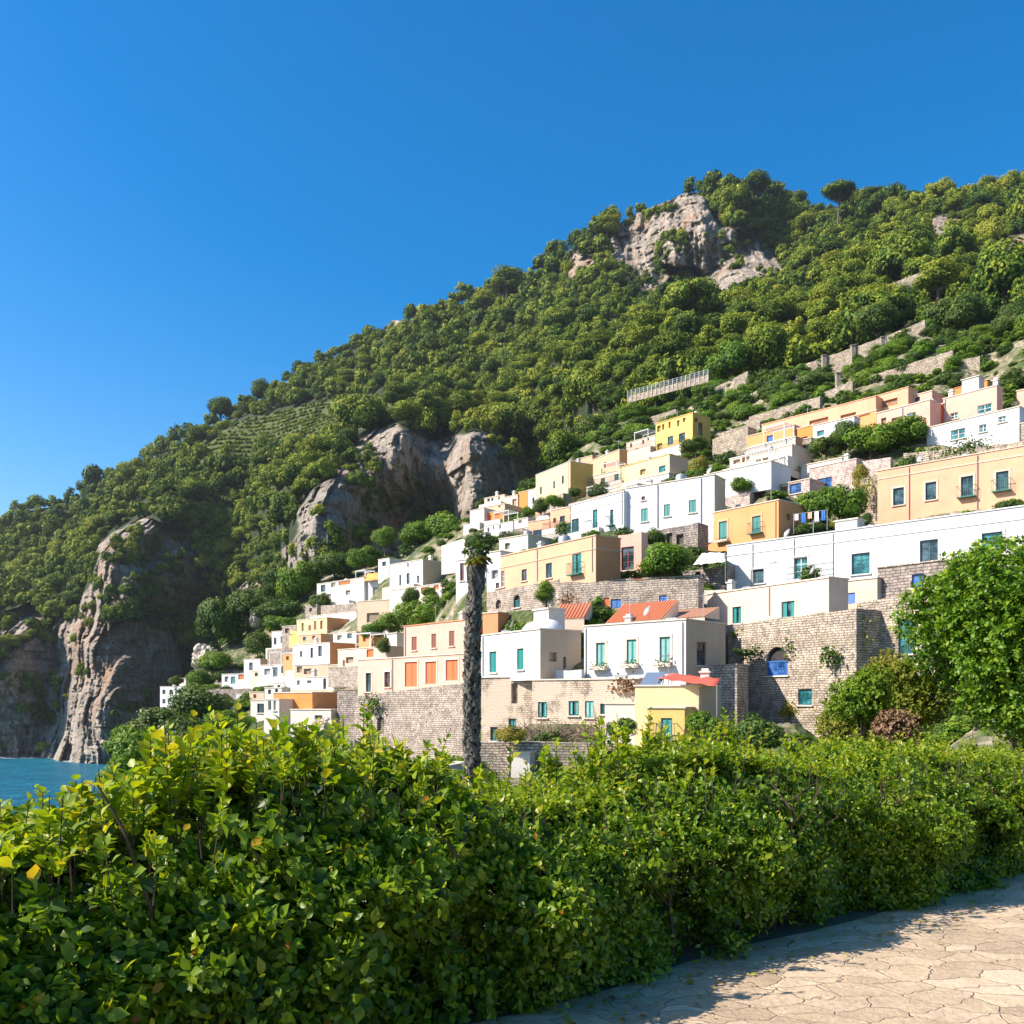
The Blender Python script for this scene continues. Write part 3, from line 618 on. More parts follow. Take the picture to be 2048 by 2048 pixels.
def house(key, label, crop, fr, d, mat, ang=None, side=None, D=6, wins=(), swins=(), smat=None, par=.35, coping=None, ext=2.0, trim=None, roof=None,
          name='house', cat='house', base=True, group=None, band=None, tiles=None, amin=22, amax=60):
    xl, ytl, xr, ytr, yb = fr
    (nxl, nyt), (nxr, nyr) = cn(crop, xl, ytl), cn(crop, xr, ytr if ytr is not None else ytl); nyb = cn(crop, xl, yb)[1]
    kl, kr = kx(nxl), kx(nxr); x0 = kl * d
    if ang is None:
        dr = d * rz_(nyt) / rz_(nyr); ang = math.degrees(math.atan2(d - dr, kr * dr - x0)); ang = min(max(ang, amin), amax)
    a = R(ang); ca, sa = math.cos(a), math.sin(a)
    sof = lambda k: (k * d - x0) / (ca + k * sa)
    W = sof(kr); z1 = rz_(nyt) * d; z0 = rz_(nyb) * d; H = z1 - z0
    if side is not None:
        ks = kx(cn(crop, side, 0)[0]); dr = d - W * sa; xr_ = kr * dr
        D = (ks * dr - xr_) / (sa - ks * ca); D = min(max(D, 1.5), 26)
    far = d > 104
    root = empty(name, (x0, d, z0), -a); tag(root, label, cat, group)
    def rect(x1, y1, x2, y2):
        ka, kb = kx(cn(crop, x1, 0)[0]), kx(cn(crop, x2, 0)[0]); sA, sB = sof(ka), sof(kb); dm = d - (sA + sB) / 2 * sa
        return max(.08, sA), min(W - .08, sB), rz_(cn(crop, 0, y2)[1]) * dm - z0, rz_(cn(crop, 0, y1)[1]) * dm - z0
    def srect(x1, y1, x2, y2):
        dr = d - W * sa; out = []
        for x in (x1, x2):
            k = kx(cn(crop, x, 0)[0]); out.append((k * dr - kr * dr) / (sa - k * ca))
        dm = dr + sum(out) / 2 * ca
        return max(.08, out[0]), min(D - .08, out[1]), rz_(cn(crop, 0, y2)[1]) * dm - z0, rz_(cn(crop, 0, y1)[1]) * dm - z0
    holes, kinds = [], []
    for w in wins:
        h = rect(*w[:4])
        if h[1] - h[0] > .12: holes.append((h[0], h[1], max(h[2], -ext + .1), min(h[3], H - .12))); kinds.append(w[4])
    sh, sk = [], []
    for w in swins:
        h = srect(*w[:4])
        if h[1] - h[0] > .12: sh.append((h[0], h[1], h[2], min(h[3], H - .12))); sk.append(w[4])
    m = MB(); T = .25
    wallgrid(m, W, -ext, H, holes, lambda s, y, z: (s, y, z))
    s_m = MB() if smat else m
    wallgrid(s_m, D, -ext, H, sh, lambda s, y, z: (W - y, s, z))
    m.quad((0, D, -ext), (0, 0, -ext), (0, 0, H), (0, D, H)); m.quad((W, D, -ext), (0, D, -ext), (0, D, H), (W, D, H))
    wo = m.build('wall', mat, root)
    if smat: so = s_m.build('wall', smat, root); so['label'] = 'side wall of another colour in shade'  # some side plasters carry the wall's shade in their colour
    # roof deck behind a parapet
    r = MB(); zr = H - par
    r.quad((T, T, zr), (W - T, T, zr), (W - T, D - T, zr), (T, D - T, zr))
    for p, q in (((T, T), (W - T, T)), ((W - T, T), (W - T, D - T)), ((W - T, D - T), (T, D - T)), ((T, D - T), (T, T))):
        r.quad((*p, zr), (*p, H), (*q, H), (*q, zr))
    for p, q, s, t in (((0, 0), (W, 0), (W - T, T), (T, T)), ((W, 0), (W, D), (W - T, D - T), (W - T, T)), ((W, D), (0, D), (T, D - T), (W - T, D - T)), ((0, D), (0, 0), (T, T), (T, D - T))):
        r.quad((*p, H), (*q, H), (*s, H), (*t, H))
    r.build('roof', roof or (ROOFW if mat in (WHITE, OLDWHITE) else ROOFG), root)
    c = MB(); o = .07; hc = .09
    c.box(-o, W + o, -o, T + .02, H + .003, H + hc).box(-o, W + o, D - T - .02, D + o, H + .003, H + hc)
    c.box(-o, T + .02, T + .02, D - T - .02, H + .003, H + hc).box(W - T - .02, W + o, T + .02, D - T - .02, H + .003, H + hc)
    c.build('coping', coping or TRIM, root)
    if band:
        b = MB(); b.box(-.05, W + .05, -.05, -.003, H - band - .1, H - band); b.box(W + .003, W + .05, -.0, D, H - band - .1, H - band); b.build('cornice', coping or TRIM, root)
    for h, k in zip(holes, kinds): window(root, *h, k, None, far, trim if k[0] not in 'n' else None)
    for h, k in zip(sh, sk): window(root, *h, k, W, far)
    if base:
        for s in (.15, .85):
            dd = d - W * s * sa; HILL.append(((x0 + W * s * ca) / dd, dd, z0 - .25))
        k2x, k2d = x0 + W * .5 * ca + D * sa, d - W * .5 * sa + D * ca
        HILL.append((k2x / k2d, k2d, z0 + min(H * .55, D * .35)))
    HOUSES[key] = dict(root=root, W=W, D=D, H=H, d=d, ang=ang, rect=rect, z0=z0)
    return root
# ================================================================ the village
H = house
# --- central row (crop B)
H('B1', 'white house with three tall teal shutters above the long stone base', 'B', (1025, 655, 1680, 610, 975), 60, WHITE, side=1935, smat=TAN,  # tan side plaster stands for the white wall in shade
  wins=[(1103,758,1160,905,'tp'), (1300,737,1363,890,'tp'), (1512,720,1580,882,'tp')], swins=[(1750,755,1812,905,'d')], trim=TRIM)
H('B3', 'white house with two tall teal shutters right of the palm trunk', 'B', (362, 715, 742, 672, 975), 66, WHITE, side=1005, smat=TAN, ext=.4,  # tan side: shade of the white wall put into its colour
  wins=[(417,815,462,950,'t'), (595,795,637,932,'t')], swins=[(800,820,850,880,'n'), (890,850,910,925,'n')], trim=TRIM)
H('B2', 'long stone and plaster house with four small teal windows under the white houses', 'B', (690, 1002, 1375, 968, 1262), 58.5, STONEP, side=1400, ang=34, wins=[(727,1140,785,1240,'to'), (925,1133,990,1227,'to'), (1030,1133,1085,1240,'t'), (1127,1150,1158,1218,'T')], par=.1, D=4, ext=5)
H('B4', 'stone house front with a blind niche and a narrow green door', 'B', (362, 985, 690, 965, 1400), 64, STONEP, ang=30, D=3, par=.1, ext=3,
  wins=[(420,1300,470,1390,'T'), (537,1247,585,1387,'T'), (555,1018,597,1150,'n')])
H('B8', 'cream flat roofed house with a red awning on its roof', 'B', (1352, 1040, 1780, 1018, 1400), 50, LEMON, ang=26, side=1905, smat=TAN, par=.2, ext=3)
H('B8b', 'low yellow porch with a teal shuttered door in front of the cream house', 'B', (1432, 1180, 1672, 1172, 1405), 47.8, YELLOW, ang=26, D=2.0, par=.12, ext=3, wins=[(1520,1243,1592,1390,'tl')], name='porch', cat='porch')
H('B9', 'small white house with a narrow blue door beside the yellow porch', 'B', (1160, 1152, 1352, 1146, 1400), 54, OLDWHITE, ang=28, D=2.6, par=.1, wins=[(1255,1245,1305,1345,'b')], ext=3)
H('B10', 'long peach house with a dark cornice and a terracotta end wall', 'B', (487, 205, 1100, 68, 405), 85, PEACH, side=1260, smat=TERRA, band=1.0, coping=TAN,
  wins=[(490,295,512,400,'g'), (622,285,655,360,'k'), (778,245,817,342,'k'), (948,185,1008,315,'tol')], par=.3)
H('B11', 'white house with dark windows just behind the palm top', 'B', (200, 232, 392, 198, 400), 92, WHITE, ang=38, D=6, wins=[(225,245,250,360,'d'), (268,262,290,360,'d'), (362,270,393,360,'T')])
H('B11b', 'narrow white house end at the left of the long peach house', 'B', (398, 180, 486, 160, 428), 87, WHITE, ang=40, D=7, wins=[(428,290,470,345,'n'), (455,372,478,408,'d')])
H('B6', 'terracotta red walled house peeping out behind the palm trunk', 'B', (372, 572, 470, 560, 700), 80, TERRA, ang=40, side=520, D=6)
H('B5u', 'tall pink house upper storey with brown shutters', 'A', (1635, 655, 2030, 575, 1000), 88, PINK, side=2140, smat=TERRA, par=.2, coping=TERRA, ang=48,  # terracotta side colour stands for shade on the pink wall
  wins=[(1685,720,1718,808,'w'), (1812,700,1843,792,'w'), (1926,682,1960,780,'w')], roof=TERRA)
H('B5l', 'pink house lower storey with orange red doors on top of the stone wall', 'A', (1338, 872, 2030, 790, 1090), 85, PINK, ang=48, D=3.2, par=.3,
  wins=[(1390,952,1425,1075,'k'), (1510,945,1548,1045,'d'), (1642,882,1722,1040,'r'), (1775,880,1845,1022,'r'), (1905,868,1985,1000,'r')], trim=TRIM)
H('B12', 'white hut with a blue door set into the stone wall left of the palm', 'B', (95, 1268, 212, 1262, 1445), 74, WHITE, ang=25, D=2.5, wins=[(140,1315,167,1398,'b')], par=.1)
H('B13', 'white flat roofed hut low behind the hedge right of the palm', 'B', (540, 1468, 675, 1465, 1560), 50, OLDWHITE, ang=20, D=3, par=.1)
H('B14', 'white hut with a curved roof low behind the hedge left of the palm', 'B', (25, 1555, 140, 1550, 1640), 48, WHITE, ang=20, D=3, par=.1, wins=[(40,1585,130,1625,'n')])
# --- right (crop C)
H('C1', 'long white house with wide teal windows stretching to the right edge', 'C', (215, 412, 2500, 105, 665), 75, WHITE, D=7, band=.75, coping=WHITE, trim=WHITE,
  wins=[(352,545,428,628,'k'), (598,475,680,602,'x'), (935,452,1040,573,'T'), (1330,375,1435,500,'k'), (1688,332,1808,430,'T'), (2060,290,2170,400,'T')])
H('C2', 'cream house with two teal windows below the long white house', 'C', (100, 692, 803, 585, 850), 68, CREAM, side=915, wins=[(247,762,298,858,'to'), (530,730,607,828,'to')], trim=TRIM, par=.2, amax=58)
H('C4', 'orange house with two teal windows and a small balcony', 'C', (35, 240, 512, 145, 450), 88, ORANGE, side=690, wins=[(168,268,215,372,'tp'), (360,237,410,335,'tl')], swins=[(560,225,585,260,'n'), (600,235,628,330,'n')], trim=PEACH, smat=ORANGE)
H('C5', 'long peach house with four dark teal windows above the white house', 'E', (1085, 760, 2500, 515, 1062), 85, PEACH, D=7, par=.3, band=.7, coping=CREAM, trim=CREAM,
  wins=[(1175,855,1238,955,'k'), (1362,822,1425,925,'k'), (1567,788,1638,905,'kl'), (1770,760,1843,870,'kl'), (2010,725,2085,840,'k')])
H('C7', 'low grey stone house with one blue window beside the big tree', 'C', (1085, 540, 1600, 475, 728), 61, STONED, ang=50, D=5, wins=[(1283,573,1350,653,'B')], par=.15, coping=STONEW)
H('C8', 'cream terrace block with a blue painted door beside the grey stone house', 'C', (818, 625, 1083, 592, 745), 63, CREAM, ang=50, D=4, wins=[(828,685,955,748,'b')], par=.1)
H('C6', 'pinkish stone house with wide dark blue windows', 'E', (690, 745, 962, 700, 925), 96, BRICKG, ang=48, D=5, side=985, wins=[(733,797,820,860,'B')], par=.2, coping=TRIM)
H('C6b', 'low pinkish stone house with a blue window left of the bush', 'E', (345, 872, 692, 800, 950), 98, BRICKG, ang=48, D=5, wins=[(392,870,420,920,'n'), (500,850,560,885,'n'), (575,830,643,888,'B')], par=.2, coping=TRIM)
# --- middle rows (crop D)
H('D1a', 'white house with a tall teal door and balconies at the row left end', 'D', (850, 917, 1222, 820, 1130), 98, WHITE, wins=[(855,1010,905,1105,'kl'), (1003,945,1036,1082,'Tl'), (1125,945,1148,1055,'kl')], band=.8, coping=WHITE)
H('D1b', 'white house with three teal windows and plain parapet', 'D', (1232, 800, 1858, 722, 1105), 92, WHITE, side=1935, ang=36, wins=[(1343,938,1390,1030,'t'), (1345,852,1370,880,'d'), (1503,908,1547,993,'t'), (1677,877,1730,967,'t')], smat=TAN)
H('D2', 'long pale yellow house with a bright ochre end wall', 'D', (603, 707, 845, 597, 930), 135, LEMON, side=1005, smat=OCHRE, wins=[(632,785,645,838,'k'), (725,745,738,797,'k'), (785,708,800,765,'k')], coping=WHITE, D=9)
H('D3', 'peach house with a rounded roof edge behind the pale yellow house', 'D', (1000, 600, 1190, 520, 740), 142, PEACH, side=1242, smat=ORANGE, wins=[(1082,612,1096,652,'d'), (1058,660,1070,700,'n')])
H('D3b', 'small peach roofed house beside the dark trees', 'D', (905, 590, 1000, 550, 660), 150, PEACH, ang=45, D=7, side=1015)
H('D4', 'cream house with a single green window and tan end wall', 'D', (1185, 655, 1542, 557, 790), 124, LEMON, side=1672, smat=TAN, wins=[(1467,637,1515,682,'T'), (1335,660,1375,700,'n')], coping=YELLOW)
H('D4b', 'white terrace block in front of the cream house', 'D', (1325, 735, 1538, 682, 800), 118, WHITE, ang=45, D=4, par=.15)
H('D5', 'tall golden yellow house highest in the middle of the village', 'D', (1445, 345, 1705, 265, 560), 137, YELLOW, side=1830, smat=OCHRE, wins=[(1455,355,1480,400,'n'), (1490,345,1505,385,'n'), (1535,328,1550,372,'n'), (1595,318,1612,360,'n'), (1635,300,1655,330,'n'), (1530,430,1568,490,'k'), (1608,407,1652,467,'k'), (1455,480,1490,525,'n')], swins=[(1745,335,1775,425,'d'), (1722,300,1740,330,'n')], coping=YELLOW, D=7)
H('D6', 'row of small cream houses left of the golden house', 'D', (1240, 482, 1442, 405, 570), 142, CREAM, ang=50, D=5, wins=[(1265,480,1280,510,'n'), (1300,515,1325,548,'n'), (1350,455,1365,485,'n'), (1400,500,1420,545,'k'), (1385,430,1400,460,'n')])
H('D7a', 'cream white box house with two dark windows below the cliff', 'D', (242, 868, 383, 832, 925), 158, CREAM, ang=40, D=6, side=390, wins=[(262,865,280,890,'k'), (290,862,305,885,'k'), (338,850,350,875,'n')])
H('D7b', 'grey beige house strip under the cream white box house', 'D', (200, 938, 385, 915, 965), 152, TAN, ang=40, D=5, wins=[(340,905,355,930,'n')])
H('D7c', 'beige house with an orange door front near the cliff', 'D', (385, 862, 475, 822, 985), 154, CREAM, ang=45, D=6, wins=[(437,870,468,945,'n'), (395,905,420,950,'n')], side=482)
H('D7d', 'narrow house painted bright orange red near the cliff', 'D', (482, 828, 545, 800, 975), 152, DEEPOR, ang=45, D=6, side=556)
H('D7e', 'narrow white house left of the pale yellow house', 'D', (548, 812, 602, 790, 945), 150, WHITE, ang=45, D=6, wins=[(578,860,593,905,'d')])
H('D7f', 'white round cornered house at the foot of the cliff', 'D', (140, 955, 240, 930, 1065), 147, OLDWHITE, ang=40, D=6)
H('D7g', 'house front with wide orange awnings and beige parapet', 'D', (240, 975, 380, 955, 1048), 146, DEEPOR, ang=40, D=5, side=386, smat=LEMON, wins=[(248,985,290,1040,'r'), (305,975,350,1025,'r')], coping=CREAM)
H('D7h', 'white house with small windows and a beige end wall', 'D', (240, 1065, 442, 1012, 1145), 130, WHITE, ang=42, side=548, smat=CREAM, wins=[(262,1070,278,1105,'n'), (300,1050,312,1085,'n'), (345,1045,358,1080,'n')])
H('D7i', 'peach house with a glazed black door behind the iron terrace', 'D', (548, 1035, 700, 1005, 1195), 116, PEACH, ang=36, D=6, wins=[(583,1087,650,1192,'g')])
H('D7j', 'cream peach house with an arched window left of the white row', 'D', (705, 955, 845, 905, 1105), 110, PEACH, ang=45, D=6, wins=[(772,990,808,1032,'k'), (725,1005,745,1040,'n')])
H('D7k', 'white parapet house with clutter on its terrace above the palm top', 'D', (345, 1155, 548, 1120, 1240), 104, OLDWHITE, ang=42, D=5, wins=[(385,1180,420,1225,'n')])
H('D8', 'cream house with dark awnings and a small balcony', 'D', (1005, 712, 1232, 650, 800), 128, CREAM, ang=45, D=6, wins=[(1060,725,1088,770,'g'), (1155,690,1232,735,'T')])
# --- top right rows (crop E)
H('E1', 'long low peach house under a flat peach roof slab at the top', 'E', (415, 492, 1075, 325, 590), 122, PEACH, D=6, wins=[(440,520,470,545,'n'), (690,455,800,490,'n'), (870,425,960,450,'n')], coping=PEACH)  # the wide dark niches stand for shaded areas under the roof slab
H('E1b', 'peach house with red terrace parapet at the row right end', 'E', (1080, 325, 1262, 278, 400), 112, PEACH, side=1318, ang=52, D=5, wins=[(1100,345,1200,385,'n')], coping=PEACH)
H('E2', 'orange house with one small blue window', 'E', (330, 560, 602, 505, 640), 116, ORANGE, ang=48, D=5, wins=[(443,552,480,592,'B')])
H('E3', 'white cream terrace house with wide openings below the orange house', 'E', (325, 632, 610, 560, 700), 110, OLDWHITE, ang=50, D=5, side=618, smat=TERRA, wins=[(415,640,455,680,'n'), (500,615,570,680,'n')])
H('E3b', 'red terracotta house front beside the white cream terraces', 'E', (620, 515, 712, 498, 640), 111, DEEPOR, ang=48, D=4, wins=[(640,560,680,610,'n')])
H('E4', 'white box house with a single square window above the bushes', 'E', (712, 498, 950, 465, 570), 107, WHITE, ang=46, D=5, wins=[(733,522,778,555,'x')], side=960)
H('E5', 'orange peach house with recessed loggia in the top row', 'E', (955, 440, 1078, 365, 545), 108, ORANGE, ang=52, D=5, wins=[(975,410,1040,440,'n')])
H('E6', 'pink house with a pale green window in the top row', 'E', (1080, 425, 1388, 355, 530), 104, PINK, ang=50, D=5, wins=[(1256,420,1306,470,'x'), (1105,450,1135,500,'n'), (1165,445,1235,490,'n')], coping=OLDWHITE)
H('E7', 'bright red house between the pink and the rose white house', 'E', (1385, 388, 1465, 368, 510), 102, REDP, ang=48, D=5)
H('E8', 'rose white house with two glass windows in the top row', 'E', (1465, 342, 1775, 278, 500), 101, PINK, ang=50, D=5, side=1790, wins=[(1505,420,1550,456,'x'), (1663,372,1745,420,'x')], coping=OLDWHITE)
H('E9', 'white rounded terrace house with three glass windows', 'E', (1370, 510, 1905, 378, 590), 95, WHITE, ang=50, D=5, wins=[(1508,515,1592,572,'x'), (1672,488,1715,532,'x'), (1783,440,1828,475,'x')])
H('E10', 'pale pink house corner at the right edge of the top row', 'E', (1890, 298, 2200, 235, 430), 98, PINK, ang=50, D=6)
H('E11', 'cream white house with an open loggia above the white terraces', 'E', (230, 690, 590, 620, 765), 104, CREAM, ang=48, D=4, wins=[(250,690,290,715,'n'), (300,672,345,705,'n'), (375,690,410,740,'g'), (420,680,455,735,'n')], coping=WHITE)
H('E12', 'stepped white terrace house right of the cream tan house', 'E', (85, 782, 470, 712, 830), 100, WHITE, ang=46, D=4, par=.2)
H('E13', 'white roofed annex left of the pinkish stone house', 'E', (640, 730, 880, 682, 800), 99, OLDWHITE, ang=46, D=4, par=.15)
H('E14', 'stone house with a teal doorway at the right edge', 'E', (1750, 520, 2150, 455, 660), 90, STONEW, ang=48, D=5, wins=[(1780,540,1820,600,'b')], par=.2)
# --- left part of the village (crop A)
H('A1', 'white and pink house high on the left with an orange awning', 'A', (1075, 382, 1380, 300, 520), 165, OLDWHITE, ang=42, D=7, wins=[(1100,385,1130,430,'k'), (1165,370,1195,400,'n'), (1140,445,1165,480,'n'), (1215,355,1290,385,'r'), (1260,420,1290,450,'n')])
H('A1b', 'white house with a red side wall left of the white gabled house', 'A', (1330, 345, 1475, 322, 480), 158, WHITE, ang=40, D=8, side=1536, smat=DEEPOR, wins=[(1355,400,1385,430,'n'), (1435,400,1470,480,'n')], coping=DEEPOR)
H('A2', 'tall white house with a brown stone end wall', 'A', (1545, 258, 1757, 180, 415), 128, WHITE, side=1942, smat=TAN, wins=[(1605,320,1617,402,'k'), (1652,310,1672,380,'k'), (1718,325,1735,375,'n'), (1655,245,1667,270,'n')], ang=44)
H('A3', 'long cream terrace house with orange panels under the tall white house', 'A', (1545, 425, 1955, 320, 510), 120, OLDWHITE, ang=46, D=4, wins=[(1745,400,1800,440,'r'), (1825,375,1860,415,'r'), (1880,350,1930,400,'r')])
H('A4', 'weathered stone box house with a dark arched opening', 'A', (1335, 495, 1545, 480, 655), 128, TAN, ang=30, D=6, wins=[(1395,565,1475,625,'n')])
H('A5', 'pale yellow house with small windows and an orange end wall', 'A', (945, 615, 1140, 560, 720), 146, LEMON, side=1332, smat=ORANGE, ang=40, wins=[(975,630,990,685,'n'), (1020,645,1038,680,'w'), (1055,618,1072,675,'w'), (1095,615,1112,670,'n')])
H('A5b', 'cream white house above the pale yellow house', 'A', (1030, 590, 1330, 505, 640), 152, OLDWHITE, ang=44, D=6)
H('A6', 'small bluish white house beside the pine trees', 'A', (785, 688, 905, 672, 800), 158, WHITE, ang=35, D=7, wins=[(797,725,815,770,'k'), (840,715,890,760,'n')])
H('A7', 'white house with two arched windows and a tan end wall', 'A', (920, 775, 1158, 722, 945), 122, WHITE, side=1322, smat=ORANGE, ang=42, wins=[(965,812,980,850,'d'), (1033,790,1050,856,'d'), (1083,778,1107,845,'d')])
H('A7b', 'white house with a brown terrace front below the arched windows', 'A', (925, 905, 1145, 885, 985), 118, TAN, ang=38, D=4, wins=[(990,925,1040,960,'n'), (945,895,980,950,'n')], coping=WHITE)
H('A8', 'bluish white house at the left end of the village', 'A', (605, 868, 710, 845, 1000), 152, WHITE, ang=35, D=6, side=780, wins=[(638,885,662,935,'k')], smat=TAN)
H('A9', 'white house with a bright red panel at the village edge', 'A', (462, 962, 640, 942, 1090), 158, WHITE, ang=30, D=7, wins=[(568,955,632,1030,'r'), (480,975,505,1010,'n'), (520,975,550,1025,'x')])
H('A10', 'white house with shaded balconies below the cliffside trees', 'A', (710, 905, 935, 862, 1015), 134, WHITE, ang=38, D=6, side=985, smat=TAN, wins=[(735,925,775,965,'n'), (790,915,822,980,'g'), (842,905,872,955,'n'), (885,900,905,960,'n')])
H('A11', 'long white house with three doors and an ochre end wall', 'A', (925, 985, 1265, 932, 1070), 110, WHITE, side=1337, smat=OCHRE, ang=42, wins=[(945,1000,965,1030,'n'), (1010,1000,1040,1020,'n'), (1115,988,1136,1058,'d'), (1170,980,1190,1048,'w'), (1217,975,1247,1042,'x')])
H('A12', 'bright orange house with a thick white roof slab', 'A', (795, 1082, 1045, 1052, 1330), 94, DEEPOR, side=1207, smat=ORANGE, ang=32, coping=WHITE, wins=[(905,1185,1020,1330,'n')], par=.1, roof=ROOFW)
H('A12b', 'pale stuccoed house end left of the bright orange house', 'A', (735, 1125, 832, 1112, 1300), 92, OLDWHITE, ang=32, D=4, wins=[(760,1130,780,1190,'n'), (795,1125,812,1195,'g')])
H('A12c', 'small white house with a dark window behind the hedge shoots', 'A', (648, 1130, 738, 1118, 1260), 100, OLDWHITE, ang=32, D=5, wins=[(690,1150,735,1210,'k')])
H('A13', 'far white house with rows of small windows at the sea end', 'A', (65, 1042, 245, 1025, 1195), 178, WHITE, ang=30, D=8, side=320, smat=OLDWHITE, wins=[(80,1060,100,1090,'k'), (80,1120,100,1150,'k'), (125,1060,145,1090,'k'), (125,1110,145,1140,'k'), (170,1060,190,1085,'n'), (170,1105,190,1135,'n'), (210,1050,230,1080,'n')])
H('A13b', 'tiny cream house at the tip of the slope over the sea', 'A', (-65, 1190, 60, 1180, 1250), 165, CREAM, ang=28, D=5, wins=[(-40,1205,-20,1230,'n')])
H('A14', 'cream terrace house with a flat awning left of the pink house', 'A', (1210, 805, 1545, 720, 925), 105, CREAM, ang=44, D=5, wins=[(1260,850,1310,890,'n'), (1395,800,1440,850,'r'), (1240,870,1255,910,'n')])
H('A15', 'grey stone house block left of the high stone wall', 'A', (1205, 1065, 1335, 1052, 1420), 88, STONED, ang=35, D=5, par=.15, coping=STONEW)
H('A16', 'low whitewashed outbuilding under the orange house', 'A', (905, 1190, 1165, 1185, 1345), 90, OLDWHITE, ang=28, D=2, wins=[(925,1300,975,1345,'n'), (1060,1225,1110,1275,'n')], par=.1)

H('A18', 'narrow tan house between the white house with arched windows and the cream terraces', 'A', (1142, 905, 1212, 892, 975), 112, TAN, ang=42, D=4, wins=[(1160,920,1185,960,'n')])
H('A19', 'low yellow house above the long white house with three doors', 'A', (1228, 882, 1335, 868, 935), 111, YELLOW, ang=42, D=4, wins=[(1250,895,1280,925,'n')])
H('A20', 'small grey stone hut left of the pink house roof', 'A', (1562, 702, 1632, 692, 830), 103, BRICKG, ang=44, D=4, wins=[(1580,720,1605,750,'k')])
H('A21', 'rough stone hut left of the pale yellow house', 'A', (850, 655, 942, 645, 720), 152, STONE, ang=36, D=5, wins=[(870,665,895,695,'n')])
H('A22', 'small white hut below the bluish white house at the village end', 'A', (640, 1005, 712, 990, 1070), 146, WHITE, ang=34, D=5, wins=[(660,1015,685,1045,'k')])
H('A23', 'cream hut between the bluish white house and the shaded balconies', 'A', (712, 985, 780, 972, 1030), 138, CREAM, ang=38, D=4, wins=[(735,995,760,1020,'n')])
H('A24', 'small orange house above the cream terrace house', 'A', (1345, 705, 1440, 690, 770), 118, ORANGE, ang=42, D=5, wins=[(1370,715,1395,750,'n')])
H('A25', 'white hut with a brown window right of the weathered stone box house', 'A', (1440, 660, 1535, 640, 730), 119, OLDWHITE, ang=42, D=4, wins=[(1465,675,1495,705,'d')])
H('A26', 'white roofed house between the house with the red side wall and the cliff trees', 'A', (1470, 225, 1542, 208, 300), 150, WHITE, ang=42, D=5, wins=[(1495,235,1520,265,'k')])
H('D9', 'small white house above the glazed black door house', 'D', (450, 1020, 548, 985, 1060), 124, OLDWHITE, ang=42, D=5, wins=[(480,1015,505,1040,'n')])
H('D10', 'low peach house between the orange awnings and the pale yellow house', 'D', (600, 955, 705, 915, 1005), 132, PEACH, ang=45, D=5, wins=[(630,950,655,980,'n')])
H('D11', 'tiny ochre house left of the row of small cream houses', 'D', (1150, 560, 1240, 520, 620), 148, OCHRE, ang=48, D=5, wins=[(1180,565,1205,595,'n')])
H('E15', 'red roofed cottage behind the rose white house', 'E', (1530, 282, 1720, 250, 330), 108, DEEPOR, ang=50, D=5, coping=TERRA, wins=[(1580,275,1640,300,'n')])
H('E16', 'small rose house between the peach row and the pink house', 'E', (1265, 330, 1400, 305, 380), 110, PINK, ang=50, D=4, wins=[(1300,330,1330,355,'k')])
H('E17', 'small stone house with a dark doorway under the orange peach loggia', 'E', (620, 585, 700, 570, 680), 107, STONEW, ang=48, D=4, wins=[(640,610,672,665,'n')])
H('A30', 'low cream house above the white hut at the village end', 'A', (655, 940, 762, 922, 1000), 145, CREAM, ang=36, D=5, wins=[(675,950,695,975,'k'), (715,945,735,970,'n')])
H('A31', 'long low white house just under the shaded balconies', 'A', (800, 1020, 925, 998, 1075), 124, WHITE, ang=38, D=5, wins=[(820,1030,840,1060,'k'), (865,1022,885,1052,'d')])
H('A32', 'tan house low at the village end above the hedge shoots', 'A', (640, 1078, 735, 1064, 1135), 118, TAN, ang=34, D=5, wins=[(665,1090,685,1115,'n')])
H('A33', 'weathered white house above the pale stuccoed house end', 'A', (738, 1050, 848, 1032, 1110), 112, OLDWHITE, ang=34, D=5, wins=[(760,1060,780,1090,'k'), (805,1055,825,1085,'d')])
H('A34', 'small white house low on the slope nearest the far white house', 'A', (555, 1090, 638, 1078, 1150), 134, WHITE, ang=32, D=5, wins=[(575,1100,592,1125,'k'), (605,1098,622,1122,'n')])
H('A35', 'small orange house left of the arched windows house', 'A', (858, 835, 925, 822, 885), 130, ORANGE, ang=38, D=5, wins=[(875,845,895,870,'n')])
H('A36', 'white terrace house under the weathered stone box house', 'A', (1180, 700, 1330, 668, 760), 124, OLDWHITE, ang=40, D=5, wins=[(1205,708,1235,740,'n'), (1270,695,1300,730,'k')])
H('A37', 'pale peach house under the pale yellow house', 'A', (958, 712, 1100, 688, 765), 134, PEACH, ang=38, D=5, wins=[(985,720,1005,745,'k'), (1045,712,1065,738,'k')])
H('A38', 'narrow stone house at the upper left end of the village', 'A', (1000, 520, 1075, 508, 590), 160, STONE, ang=38, D=5, wins=[(1025,535,1045,560,'n')])
